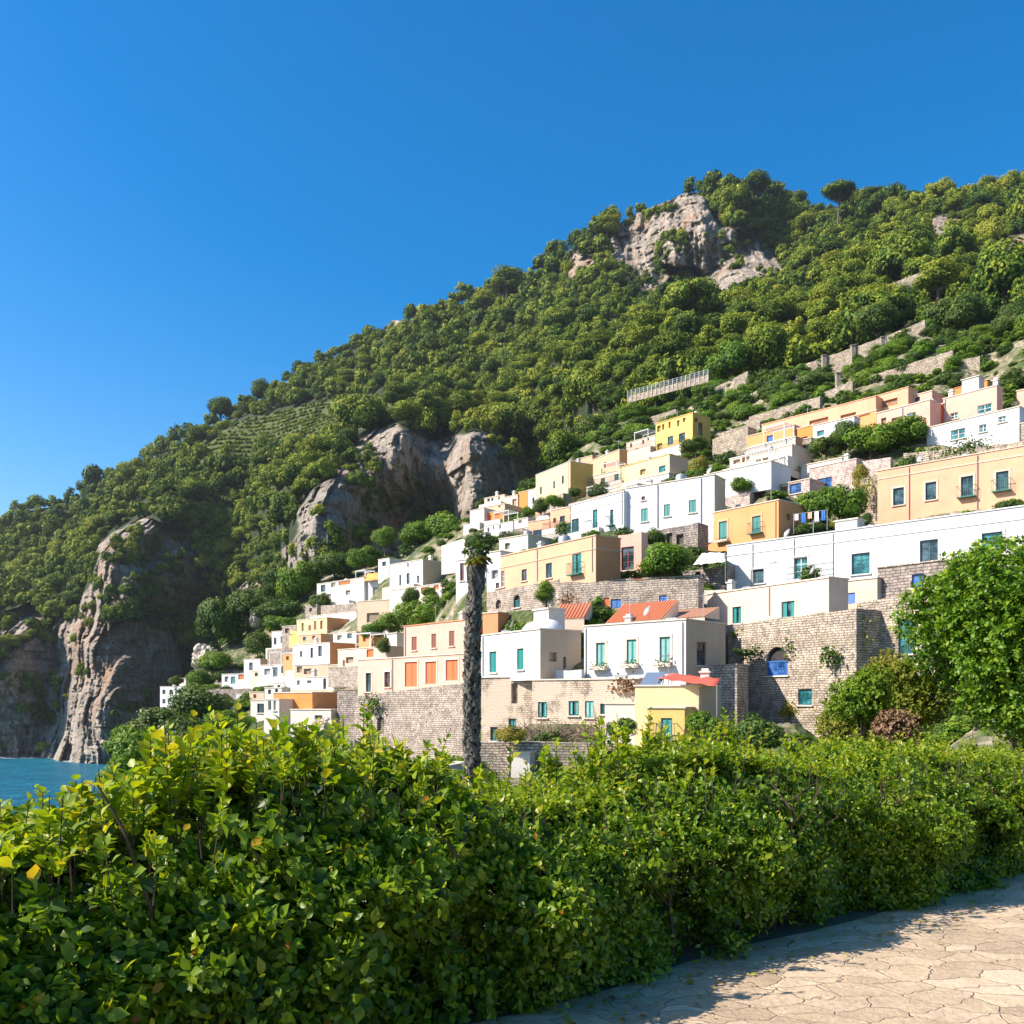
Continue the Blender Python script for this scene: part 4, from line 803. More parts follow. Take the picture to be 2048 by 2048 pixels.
# terraces with low parapets in front of many houses
def terrace(key, out, drop, s0=0, s1=1, mat=OLDWHITE, rail=False):
    out *= .6; h = HOUSES[key]; W = h['W']; a, b = W * s0 - .2, W * s1 + .2; m = MB()
    m.box(a, b, -out, -.004, -drop, -.06); m.box(a, b, -out, -out + .18, -.057, .12); m.box(a, a + .18, -out + .183, -.004, -.057, .12); m.box(b - .18, b, -out + .183, -.004, -.057, .12)
    t = m.build('terrace', mat, h['root'])
    if rail: railing(t, a + .05, b - .05, -out + .09, .12, .8, IRON).location = (0, 0, 0)
for a in [('A1', 2.2, 2.4, .2, .8), ('A2', 2.0, 2.2, 0, .9, CREAM), ('A5', 2.2, 2.2, 0, 1, YELLOW), ('A6', 2, 2.4), ('A7', 1.8, 2.0, 0, .9), ('A8', 2.2, 2.6), ('A9', 2.4, 2.4, 0, 1, STONED), ('A10', 2.2, 2.2, .1, 1), ('A11', 1.8, 2.2, .1, 1, TAN), ('A13', 2.4, 2.6), ('A14', 2, 2.2, 0, .8, STONE),
          ('D2', 2.2, 2.0, .3, 1, STONE), ('D4', 1.8, 1.6, .1, .5, CREAM), ('D5', 2.0, 2.2, 0, .8, OLDWHITE, True), ('D6', 2.2, 2.2, 0, 1, CREAM, True), ('D7a', 2.0, 2.0), ('D7c', 2.0, 1.8, 0, 1, CREAM), ('D7f', 2.2, 2.2), ('D7g', 2.0, 2.0, 0, 1, OLDWHITE), ('D7h', 2.2, 2.2), ('D7j', 2.2, 2.2, 0, .8, OLDWHITE, True), ('D8', 2.0, 2.0, 0, 1, OLDWHITE, True),
          ('E1', 1.8, 1.8, .1, .8, OLDWHITE), ('E2', 1.8, 1.8, .2, 1, OLDWHITE), ('E3', 2, 2.0, 0, 1, OLDWHITE, True), ('E6', 1.2, 1.6, 0, .5, OLDWHITE), ('E11', 2.0, 2.0), ('C6', 2.0, 1.8, .2, 1, BRICKG), ('D1a', 1.0, 1.2, .0, .6, OLDWHITE)]: terrace(*a)
# ---------------------------------------------------------------- stone walls between the houses
rw = rwall
rw('tall stone wall with an arched blue window and a square green window', 'C', (195, 872, 962, 772, 1500), 62, STONEW, 58, 6, [(440,995,565,1160,'BA'), (625,1238,705,1330,'T')])
rw('stone wall with a deep dark teal opening beside the big tree', 'C', (964, 742, 1420, 672, 1500), 55.5, STONEW, 55, 3, [(1205,830,1300,1035,'T'), (990,962,1060,1140,'n')])  # dark niche painted in for a block of shadow in the wall
rw('stone wall with two arched openings under the long peach house', 'B', (398, 432, 862, 348, 575), 85.5, STONE, 50, 1.2, [(455,480,490,538,'nA'), (570,450,612,532,'TA')])
rw('long stone wall with two small blue doors behind the red tiled roofs', 'B', (862, 372, 1760, 345, 590), 71, STONE, 28, 1.5, [(1150,470,1188,525,'r'), (1197,478,1262,532,'b'), (1507,452,1556,522,'b')])
rw('high stone wall carrying the pink house', 'A', (1318, 1100, 2070, 1012, 1560), 81.5, STONE, 44, 1.5, [(1462,1230,1508,1345,'nA')])  # dark arched niche put in for an arch shadow
rw('low white parapet wall between the two white houses', 'B', (690, 945, 1008, 930, 1003), 61.5, WHITE, 34, .4, cat='parapet', name='parapet_wall')
rw('rough stone garden wall low behind the hedge', 'B', (340, 1398, 1240, 1405, 1600), 51, STONEW, 10, .7)
rw('stone wall filling the gap behind the cream house with the awning', 'B', (1640, 912, 2010, 892, 1400), 57.5, STONE, 34, 2)
rw('stone garden wall with a small orange door under the bright round bush', 'B', (1100, 360, 1780, 335, 440), 75.5, STONE, 22, 1.5, [(1345,340,1395,400,'r')])
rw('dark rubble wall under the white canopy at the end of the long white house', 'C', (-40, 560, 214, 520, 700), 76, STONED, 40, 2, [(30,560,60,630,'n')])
rw('cream plastered garden wall left of the cream house with two teal windows', 'B', (1560, 425, 1932, 415, 560), 69.5, OLDWHITE, 25, .8, cat='garden wall', name='garden_wall')
rw('long stone terrace wall with creepers above the long peach house', 'E', (1235, 655, 2100, 568, 760), 91, DRYST, 48, 1)
rw('short pale wall beside the two round bushes', 'E', (955, 702, 1160, 678, 800), 93, BRICKG, 46, .6)
rw('stone wall between the pinkish stone house and the long peach house', 'E', (985, 800, 1120, 780, 1080), 90, DRYST, 46, 1)
rw('stone wall left of the low pinkish stone house', 'E', (175, 915, 345, 880, 985), 97.5, BRICKG, 42, 1)
rw('steep dry stone wall stack right of the golden house', 'E', (130, 575, 335, 500, 720), 126, DRYST, 50, 2)
rw('stone terrace wall with pots in front of the pale yellow house', 'D', (832, 905, 1245, 790, 1000), 121, STONE, 50, 1)
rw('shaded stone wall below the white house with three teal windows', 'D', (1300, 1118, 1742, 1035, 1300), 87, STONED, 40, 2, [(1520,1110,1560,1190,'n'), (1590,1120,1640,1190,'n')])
rw('pink garden wall with a tall glazed black door', 'D', (1180, 1128, 1345, 1100, 1400), 80, PINK, 35, 1.2, [(1203,1207,1292,1372,'d')], cat='garden wall', name='garden_wall')
rw('pale sloping wall above the palm top', 'D', (-60, 1200, 250, 1100, 1290), 112, OLDWHITE, 40, 1, cat='garden wall', name='garden_wall')
rw('stone wall step below the small bluish white house', 'A', (755, 800, 930, 790, 880), 140, STONE, 32, 1)
rw('rough grey wall under the house with the red panel', 'A', (380, 1060, 690, 1050, 1120), 150, STONED, 30, 1)
rw('whitewashed wall with a niche left of the white house with three doors', 'A', (850, 1050, 935, 1035, 1110), 112, OLDWHITE, 35, 1)
rw('stone terrace wall below the white and pink house', 'A', (1100, 520, 1340, 505, 590), 150, STONE, 38, 1)
# terrace walls on the slope above the village (N coordinates: two ends with their own tops)
for lab, a in [('long dry stone wall with posts along the wood edge', (1582, 738, 1772, 672, 752, 162, 38)), ('dry stone wall continuing uphill along the wood edge', (1772, 672, 1850, 640, 688, 152, 38)),
               ('dry stone terrace wall above the peach row', (1498, 834, 1640, 792, 850, 138, 44)), ('short dry stone terrace between two bushes', (1645, 785, 1705, 762, 806, 140, 44)),
               ('dry stone terrace wall beneath the long wood edge wall', (1740, 752, 1905, 700, 764, 136, 42)), ('dry stone terrace wall with yellow plants at the right edge', (1940, 765, 2120, 715, 790, 122, 42)),
               ('dry stone wall beside the dark round tree', (1430, 775, 1495, 742, 800, 160, 44)), ('dry stone terrace wall in the vine terraces left of the dark tree', (1275, 842, 1352, 818, 856, 166, 40)),
               ('lowest dry stone terrace wall right of the golden house', (1420, 872, 1520, 842, 890, 140, 44)), ('pale stone wall high in the right hand wood', (1780, 568, 1852, 540, 582, 232, 40)),
               ('pale stone wall near the top right rock', (1983, 540, 2060, 520, 552, 222, 35)), ('dry stone terrace wall under the right edge trees', (1860, 735, 1960, 712, 750, 131, 40))]:
    rw(lab, 'N', a[:5], a[5], DRYST, a[6], .8, ext=1.5)
# masonry piers along the wood edge wall
for i, (nx, ny, d, lab) in enumerate([(1706, 692, 155, 'in the middle of the long wood edge wall'), (1648, 712, 158, 'near the left end of the long wood edge wall'), (1765, 676, 151, 'where the two wood edge walls meet'), (1612, 755, 150, 'standing alone among bushes under the wood edge wall'), (1676, 748, 142, 'at the end of the short dry stone terrace')]):
    p = P(nx, ny, d); m = MB().box(-.35, .35, -.35, .35, -3.2, 0).box(-.43, .43, -.43, .43, .003, .16)
    o = m.build('stone_pier', DRYST); o.location = p; tag(o, 'squat stone pier ' + lab, 'stone pier', 'stone piers in the terraces')
# metal fence on the terrace edge
a, b = P(1255, 793, 170), P(1416, 750, 158); L = (b - a).length
fr = empty('metal_fence', a, math.atan2(b.y - a.y, b.x - a.x)); tag(fr, 'pale metal fence along the terrace edge under the dark wood', 'fence')
sl = (b.z - a.z) / L; rl, ps_ = MB(), MB()
for h in (.25, .6, .95): rl.tube([(0, 0, h), (L, 0, h + sl * L)], .045, 5)
n = int(L / .9)
for i in range(n + 1): ps_.tube([(L * i / n, 0, -1 + sl * L * i / n), (L * i / n, 0, 1.05 + sl * L * i / n)], .05, 5)
for i in range(n * 4): x = L * i / (n * 4); rl.tube([(x, 0, .2 + sl * x), (x, 0, .95 + sl * x)], .018, 4)
rl.build('rail', GREYM, fr); ps_.build('post', GREYM, fr)
bw = MB(); bw.quad((0, .1, -1.2), (L, .1, -1.2 + sl * L), (L, .1, .1 + sl * L), (0, .1, .1)).quad((0, .1, .1), (L, .1, .1 + sl * L), (L, .6, .1 + sl * L), (0, .6, .1)).build('base_wall', DRYST, fr)
# ---------------------------------------------------------------- hill, sea, pavement
hill_tps = TPS([(3 * k, math.log(d)) for k, d, z in HILL], [z / (3 + .35 * d) for k, d, z in HILL], 4e-3)
def hill_z(k, d):
    k = np.atleast_1d(k).astype(float); d = np.atleast_1d(d).astype(float)
    return hill_tps(np.c_[3 * k, np.log(d)]) * (3 + .35 * d)
UH, NH, OH = np.array([.783, .622]), np.array([.622, -.783]), np.array([-.18, 4.44])   # hedge base line
def carve(X, Y, Z):
    """the ground is cut level in front of every house and kept below its roof"""
    for h in list(HOUSES.values()) + WALLS:
        r = h['root'].location; a = R(h['ang']); dx, dy = X - r.x, Y - r.y
        s = dx * math.cos(a) - dy * math.sin(a); t = dx * math.sin(a) + dy * math.cos(a)
        side = np.maximum(0, np.maximum(-s, s - h['W'])); lim = h['z0'] - .15 + .9 * side + .75 * np.maximum(0, -t - 3.0)
        Z = np.where((t < .6) & (t > -11) & (side < 4), np.minimum(Z, lim), Z)
        Z = np.where((t >= .6) & (t < h['D'] - .3) & (side <= .0), np.minimum(Z, h['z0'] + h['H'] - 1.0), Z)
    return Z
def hill():
    ks = np.linspace(-1.05, 1.35, 760); ds = np.exp(np.linspace(math.log(1.2), math.log(330), 620))
    K, Dd = np.meshgrid(ks, ds); Z = hill_z(K.ravel(), Dd.ravel()).reshape(K.shape); X = K * Dd
    Z = Z + .6 * fbm(X / 7, Dd / 7, 0, 5, 3) * np.clip(Dd / 60, 0, 1.3) + .25 * fbm(X / 1.5, Dd / 1.5, 0, 3, 13) * np.clip(Dd / 30, 0, 1)
    Z = carve(X, Dd, Z)
    v = (X - OH[0]) * NH[0] + (Dd - OH[1]) * NH[1]          # > 0 on the camera's side of the hedge
    w = np.clip((v + 2.6) / 1.2, 0, 1); Z = np.where(v > -2.6, Z * (1 - w) + w * -1.66, Z)
    V = np.stack([X, Dd, Z], -1).reshape(-1, 3); nr, nc = K.shape; idx = np.arange(nr * nc).reshape(nr, nc)
    Fc = np.stack([idx[:-1, :-1], idx[:-1, 1:], idx[1:, 1:], idx[1:, :-1]], -1).reshape(-1, 4)
    me = npmesh('hillside', V, Fc, smooth=True)
    m, n, l, b = newmat('hillside soil grass and stone'); tc = n.new('ShaderNodeTexCoord'); o = tc.outputs['Object']
    a = noise_node(n, l, o, .22, 6, .65); c = noise_node(n, l, o, 1.6, 6, .7)
    col = ramp(n, l, a, [(.3, (.03, .055, .010)), (.44, (.07, .10, .02)), (.52, (.22, .19, .11)), (.64, (.44, .37, .28))])
    vo = n.new('ShaderNodeTexVoronoi'); vo.inputs['Scale'].default_value = 1.8; l.new(o, vo.inputs['Vector'])
    col = mixc(n, l, .5, col, ramp(n, l, vo.outputs['Distance'], [(.1, (.3, .3, .3)), (.6, (.65, .65, .65))]), 'OVERLAY')
    col = mixc(n, l, ramp(n, l, c, [(.45, (0, 0, 0)), (.65, (.9, .9, .9))]), col, (.05, .085, .015))
    l.new(col, b.inputs['Base Color']); b.inputs['Roughness'].default_value = .95; bump(n, l, mathn(n, l, 'ADD', c, vo.outputs['Distance']), 1, .4, b)
    tag(link('hillside', me, m), kind='structure')
hill()
def sheet(name, x0, x1, y0, y1, z, nx, ny, m, f=None):
    X, Y = np.meshgrid(np.linspace(x0, x1, nx), np.linspace(y0, y1, ny)); Z = np.full(X.shape, float(z)) + (f(X, Y) if f else 0)
    idx = np.arange(nx * ny).reshape(ny, nx); Fc = np.stack([idx[:-1, :-1], idx[:-1, 1:], idx[1:, 1:], idx[1:, :-1]], -1).reshape(-1, 4)
    return tag(link(name, npmesh(name, np.stack([X, Y, Z], -1).reshape(-1, 3), Fc, smooth=True), m), kind='structure')
m, n, l, b = newmat('sea water'); tc = n.new('ShaderNodeTexCoord')
mp = n.new('ShaderNodeMapping'); mp.inputs['Scale'].default_value = (.5, 1, 1); l.new(tc.outputs['Object'], mp.inputs[0])
w1 = noise_node(n, l, mp.outputs[0], .22, 9, .72, .5); w2 = noise_node(n, l, mp.outputs[0], .02, 4, .5)
col = mixc(n, l, w2, (.0, .065, .13), (.0, .115, .19))
l.new(mixc(n, l, ramp(n, l, w1, [(.45, (0, 0, 0)), (.8, (1, 1, 1))]), col, (.01, .24, .31)), b.inputs['Base Color'])
b.inputs['Roughness'].default_value = .35; b.inputs['IOR'].default_value = 1.33; bump(n, l, w1, .9, 1.6, b)
sheet('sea', -6000, 6000, -600, 6000, SEA_Z, 3, 3, m)
# surf along the cliff foot: thin broken foam
fm = paint('sea foam', (.75, .8, .8), .8)
pos = []
for i in range(420):
    nx = -60 + 300 * rng.random(); ny = 1512 + (8 if nx > 130 else 0) + rng.random() * 5; d = min(SEA_Z / rz_(ny) if ny > 1401 else 400, 420)
    pos.append((kx(nx) * d, d, SEA_Z + .12))
pos = np.array(pos); ft = MB()
for p in pos:
    w, h = rng.uniform(.5, 2.6), rng.uniform(.3, 1.1); ft.quad((p[0] - w, p[1], p[2]), (p[0], p[1] - h, p[2]), (p[0] + w, p[1] + .1, p[2]), (p[0], p[1] + h, p[2]))
tag(ft.build('foam', fm), 'broken white foam along the foot of the sea cliff', 'foam', kind='stuff')
# pavement of large irregular flagstones
m, n, l, b = newmat('flagstone paving'); tc = n.new('ShaderNodeTexCoord'); o = tc.outputs['Object']
nz = n.new('ShaderNodeTexNoise'); nz.inputs['Scale'].default_value = 2.2; nz.inputs['Detail'].default_value = 4; l.new(o, nz.inputs['Vector'])
sc = n.new('ShaderNodeVectorMath'); sc.operation = 'MULTIPLY_ADD'; sc.inputs[1].default_value = (.42, .42, 0); l.new(nz.outputs['Color'], sc.inputs[0]); l.new(o, sc.inputs[2])
mp = n.new('ShaderNodeMapping'); mp.inputs['Rotation'].default_value = (0, 0, R(-24)); mp.inputs['Scale'].default_value = (3.4, 5.6, 1); l.new(sc.outputs[0], mp.inputs[0])
ve = n.new('ShaderNodeTexVoronoi'); ve.feature = 'DISTANCE_TO_EDGE'; ve.inputs['Scale'].default_value = 1; ve.inputs['Randomness'].default_value = .8; l.new(mp.outputs[0], ve.inputs['Vector'])
vc = n.new('ShaderNodeTexVoronoi'); vc.inputs['Scale'].default_value = 1; vc.inputs['Randomness'].default_value = .8; l.new(mp.outputs[0], vc.inputs['Vector'])
sp = n.new('ShaderNodeSeparateColor'); l.new(vc.outputs['Color'], sp.inputs[0])
col = ramp(n, l, sp.outputs[0], [(0, (.40, .30, .19)), (.5, (.49, .375, .24)), (1, (.57, .445, .295))])
gr = noise_node(n, l, o, 3.5, 8, .75); gr2 = noise_node(n, l, o, 28, 6, .7)
col = mixc(n, l, .7, col, ramp(n, l, gr, [(.3, (.34, .33, .32)), (.7, (.64, .64, .64))]), 'OVERLAY')
col = mixc(n, l, .5, col, ramp(n, l, gr2, [(.3, (.36, .36, .36)), (.7, (.62, .62, .62))]), 'OVERLAY')
cr = ramp(n, l, ve.outputs['Distance'], [(.003, (1, 1, 1)), (.013, (0, 0, 0))])
col = mixc(n, l, mathn(n, l, 'MULTIPLY', cr, ramp(n, l, gr, [(.38, (.15, .15, .15)), (.6, (1, 1, 1))])), col, (.13, .085, .045))
l.new(col, b.inputs['Base Color']); b.inputs['Roughness'].default_value = .82
hh = mathn(n, l, 'ADD', mathn(n, l, 'MULTIPLY', ramp(n, l, ve.outputs['Distance'], [(0, (0, 0, 0)), (.03, (1, 1, 1))]), .5), mathn(n, l, 'ADD', mathn(n, l, 'MULTIPLY', gr, 1.2), mathn(n, l, 'MULTIPLY', gr2, .3)))
bump(n, l, hh, .8, .025, b)
X = []; 
pv = MB(); 
us = np.linspace(-14, 26, 60)
c0 = [OH + UH * u + NH * (-.02 + .05 * math.sin(u * 2.3)) for u in us]; c1 = [OH + UH * u + NH * 22 for u in us]
for i in range(59): pv.quad((*c0[i], -1.6), (*c1[i], -1.6), (*c1[i + 1], -1.6), (*c0[i + 1], -1.6))
tag(pv.build('pavement', m), kind='structure')
soil = paint('hedge bed soil', (.16, .11, .07), .95, 0, .5, 9)
sb = MB()
for i in range(59):
    a0, a1 = c0[i] - NH * 2.2, c0[i + 1] - NH * 2.2; q0, q1 = c0[i] + NH * .0, c0[i + 1] + NH * .0
    sb.quad((*a0, -1.596), (*q0, -1.604), (*q1, -1.604), (*a1, -1.596))
tag(sb.build('soil_bed', soil), kind='structure')
# report how far the hill misses the house bases
for k, h in HOUSES.items():
    r = h['root'].location; a = R(h['ang']); q = []
    for s in (0, .5, 1):
        x, y = r.x + h['W'] * s * math.cos(a), r.y - h['W'] * s * math.sin(a) - .4
        q.append(float(hill_z(x / y, y)[0]) - h['z0'])
    if max(q) > .8 or h['W'] > 40 : 0 and print('HILL', k, 'W%.1f D%.1f H%.1f ang%.0f' % (h['W'], h['D'], h['H'], h['ang']), [round(t, 1) for t in q])
# ---------------------------------------------------------------- garden plants, placed at their real distance on the hill
def plant(nx, ny, nw, nh, d, label, mat=BRIGHTL, var=None, name='bush', cat='bush', group=None, res='near'):
    k = kx(nx); r = nw / 4 / FPX * d; h = nh / 2 / FPX * d; zc = rz_(ny) * d; zb = zc - h / 2
    g = float(hill_z(k, d)[0]); base = min(zb, g); base = max(base, zb - 3.5)
    var = random.randrange(5) if var is None else var
    o = empty(name, (k * d, d, base), random.random() * 6.28); tag(o, label, cat, group)
    c = bpy.data.objects.new('crown', crown_variant(res, var, mat)); COL.objects.link(c); c.parent = o
    zr = {0: .8, 1: .95, 2: .65, 3: 1.15, 4: .8}[var]
    c.scale = (r * 1.08, r * 1.08, h / (2 * zr) * 1.12); c.location = (0, 0, zb - base - h * .08)
    t = bpy.data.objects.new('trunk', CT['trunk', var]); COL.objects.link(t); t.parent = o; t.scale = (r * .8, r * .8, (zb - base) + h * .55)
    return o
pl = plant
for a in [(770, 1076, 44, 44, 168, 'bright round tree under the grey cliff', BRIGHTL, 1, 'tree', 'tree'),
          (835, 1068, 70, 56, 165, 'taller bright bush right of the round tree', BRIGHTL, 3), (893, 1054, 80, 50, 160, 'wide bright bush spreading towards the houses', BRIGHTL, 2),
          (730, 1117, 60, 44, 172, 'yellow green bush left above the tall white house', BRIGHTL, 0), (668, 1130, 80, 52, 176, 'olive coloured bush between cliff foot and houses', BUSHL, 1),
          (548, 1168, 42, 70, 182, 'tall grey green tree in front of the shaded ravine', BUSHL, 3, 'tree', 'tree'), (598, 1165, 70, 76, 176, 'round green tree left of the white and pink house', BRIGHTL, 0, 'tree', 'tree'),
          (440, 1245, 72, 90, 176, 'big pine like tree over the small rock', BUSHL, 0, 'tree', 'tree'), (495, 1212, 70, 50, 178, 'low spreading tree beside the big pine like tree', BUSHL, 2, 'tree', 'tree'),
          (560, 1222, 90, 36, 172, 'clipped dark hedge mass above the pale yellow house', BUSHL, 2), (565, 1250, 70, 34, 166, 'low bush right above the pale yellow house', BRIGHTL, 4), (520, 1290, 60, 50, 162, 'dark bush left of the small bluish white house', BUSHL, 1),
          (640, 1205, 40, 34, 160, 'small grey shrub under the white and pink house', BUSHL, 4), (430, 1325, 60, 40, 166, 'bright shrub under the small rock', BRIGHTL, 0), (400, 1360, 50, 40, 164, 'bright shrub beside the far white house', BRIGHTL, 1),
          (352, 1362, 30, 16, 172, 'small flat shrub above the far white house roof', BUSHL, 2), (405, 1418, 110, 90, 118, 'dark bush in front of the far white house', BUSHL, 0), (330, 1460, 130, 90, 96, 'olive bush on the slope over the sea', BUSHL, 1),
          (525, 1385, 40, 26, 128, 'bush under the white house with shaded balconies', BUSHL, 4), (455, 1448, 80, 50, 100, 'green bush below the house with the red panel', BRIGHTL, 0), (275, 1500, 110, 90, 74, 'yellow green bush nearest the sea', BRIGHTL, 4),
          (492, 1412, 40, 34, 112, 'round bush left of the small white house behind the hedge', BUSHL, 2), (375, 1500, 130, 100, 62, 'wide bush on the slope right of the sea', BUSHL, 2), (240, 1550, 80, 60, 60, 'low green bush at the water side of the slope', BRIGHTL, 2),
          (745, 1262, 46, 34, 108, 'leftmost leafy clump of the green garden bank', BRIGHTL, 0), (780, 1245, 60, 46, 108, 'second leafy clump of the green garden bank from the left', BRIGHTL, 3), (826, 1232, 70, 56, 106, 'middle leafy clump of the green garden bank', BRIGHTL, 0),
          (872, 1220, 70, 60, 104, 'tallest leafy clump of the green garden bank', BRIGHTL, 1), (915, 1208, 60, 60, 102, 'leafy clump of the green bank beside the palm trunk', BRIGHTL, 0), (822, 1195, 34, 42, 112, 'small dark tree below the tall white house', BUSHL, 1, 'tree', 'tree'),
          (858, 1185, 26, 20, 113, 'tiny bush at the cream terrace house', BRIGHTL, 4), (768, 1292, 26, 34, 98, 'little dark shrub by the pink house roof', BUSHL, 1),
          (958, 1085, 54, 36, 100, 'small olive tree beside the palm top', BUSHL, 2, 'tree', 'tree'), (968, 1215, 20, 40, 90, 'thin shrub right of the palm trunk', BUSHL, 3),
          (1092, 1184, 44, 52, 79, 'spiky yellow green bush against the stone wall', BRIGHTL, 3), (1138, 1140, 26, 26, 80.5, 'small yellowing bush under the balcony window', AUTUMNL, 1),
          (1330, 1126, 100, 68, 73.5, 'bright round bush between the peach and orange houses', BRIGHTL, 0),
          (1628, 1012, 70, 56, 84, 'round garden tree left of the taller garden tree', BRIGHTL, 4, 'tree', 'tree'), (1678, 1008, 84, 72, 83, 'taller garden tree beside the orange house', BRIGHTL, 0, 'tree', 'tree'),
          (1688, 1050, 54, 18, 78, 'yellow flowering shrub on the white roof edge', AUTUMNL, 2), (1620, 1060, 60, 26, 81, 'low ragged bush behind the orange house', BUSHL, 2), (1735, 1040, 20, 34, 80, 'small dark shrub by the grey roof wall', BUSHL, 3),
          (1652, 895, 62, 44, 99, 'leftmost of the three bushes under the white box house', BUSHL, 4), (1690, 872, 56, 50, 99, 'dark olive bush under the white box house', BUSHL, 0), (1742, 880, 100, 60, 97, 'big bright bush in the middle of the top houses', BRIGHTL, 0), (1815, 862, 74, 54, 96, 'bright bush left of the white rounded terrace house', BRIGHTL, 4),
          (1575, 942, 56, 26, 100, 'flat bush on the pinkish stone wall', BRIGHTL, 2), (1482, 970, 42, 30, 96, 'small bush at the parapet end of the white row', BRIGHTL, 1), (1720, 955, 30, 60, 91, 'creeper tumbling down beside the long peach house', AUTUMNL, 3), (1735, 985, 24, 40, 90, 'thin green creeper lower down by the long peach house', BUSHL, 3),
          (1388, 892, 46, 32, 124, 'small tree on the terrace before the golden house', BUSHL, 0, 'tree', 'tree'), (1398, 936, 40, 44, 112, 'orange tinged bush beside the tan end wall', AUTUMNL, 0), (1380, 958, 30, 22, 112, 'yellow green plant under the tan end wall', BRIGHTL, 2), (1440, 892, 34, 36, 128, 'dark shrub right of the golden house', BUSHL, 1),
          (1082, 1012, 34, 26, 126, 'plants spilling over the wall under the pale yellow house', BUSHL, 2), (1110, 1003, 34, 24, 124, 'pot plants under the ochre end wall', BRIGHTL, 0), (1150, 985, 26, 18, 123, 'tiny bush on the stone terrace', BUSHL, 4), (1055, 1022, 24, 16, 130, 'low plants above the cream peach house', BRIGHTL, 2),
          (1310, 1075, 40, 30, 84, 'shrub over the shaded stone wall', BUSHL, 2), (1020, 1470, 60, 30, 50, 'yellowish palm like plant low behind the hedge', AUTUMNL, 2), (1245, 1458, 50, 40, 47, 'dark green bush below the blue door', BUSHL, 0),
          (1405, 1455, 60, 60, 44, 'green bush left of the black drainpipe', BRIGHTL, 0), (1515, 1468, 96, 64, 40, 'dark mounded shrub at the foot of the stone wall', BUSHL, 2)]:
    plant(*a)
# bushes of the terrace gardens above the village
TG = [(1262,820),(1985,610),(2140,560),(2140,720),(1950,740),(1730,770),(1560,812),(1440,860),(1270,880)]
cnt = 0
for i in range(4000):
    nx, ny = 1255 + 880 * rng.random(), 560 + 320 * rng.random()
    if not inpoly([nx], [ny], TG)[0]: continue
    if cnt > 95: break
    # the hill point seen at this place of the photograph
    ds = np.linspace(105, 185, 60); zz = hill_z(np.full(60, kx(nx)), ds) / ds; hit = np.where(zz >= rz_(ny))[0]
    if len(hit) == 0: continue
    d = ds[hit[0]]; w = rng.uniform(22, 56) * (1.25 if rng.random() < .2 else 1); t = rng.random()
    lab = ('bright green' if t < .62 else 'dull olive') + (' bush ' if w > 40 else ' small bush ') + ('in the terraces left of the short dry stone wall' if nx < 1450 else 'just above the peach row of houses' if ny > 770 else 'below the long wood edge wall' if nx < 1760 else 'above the pink and rose houses' if ny > 700 and nx < 1960 else 'in the upper terraces towards the right edge')
    plant(nx, ny - w * .15, w, w * rng.uniform(.5, .8), d, lab, BRIGHTL if t < .62 else BUSHL, group='terrace garden: ' + lab)
    cnt += 1
for a in [(1905, 633, 104, 72, 160, 'broad bright round tree at the upper terrace wall', BUSHL, 0), (1530, 700, 84, 110, 172, 'dark dense tree standing on the terrace edge', FORESTL, 1), (1460, 725, 76, 64, 172, 'bright rounded tree left of the dark terrace tree', BRIGHTL, 0),
          (1755, 640, 76, 66, 175, 'sunlit round tree above the long wood edge wall', BUSHL, 1), (2030, 650, 70, 90, 150, 'tree at the right edge over the terraces', BUSHL, 3),
          (1238, 842, 56, 60, 180, 'tall tree left of the metal fence', BUSHL, 3), (1185, 862, 60, 56, 178, 'tree above the small cream houses', BUSHL, 1), (1120, 905, 70, 76, 174, 'large round tree behind the pale yellow house', FORESTL, 0), (1212, 880, 60, 50, 172, 'bright tree above the row of cream houses', BRIGHTL, 0), (1270, 868, 50, 40, 166, 'bright low tree left of the golden house', BRIGHTL, 2)]:
    plant(*a, name='tree', cat='tree')

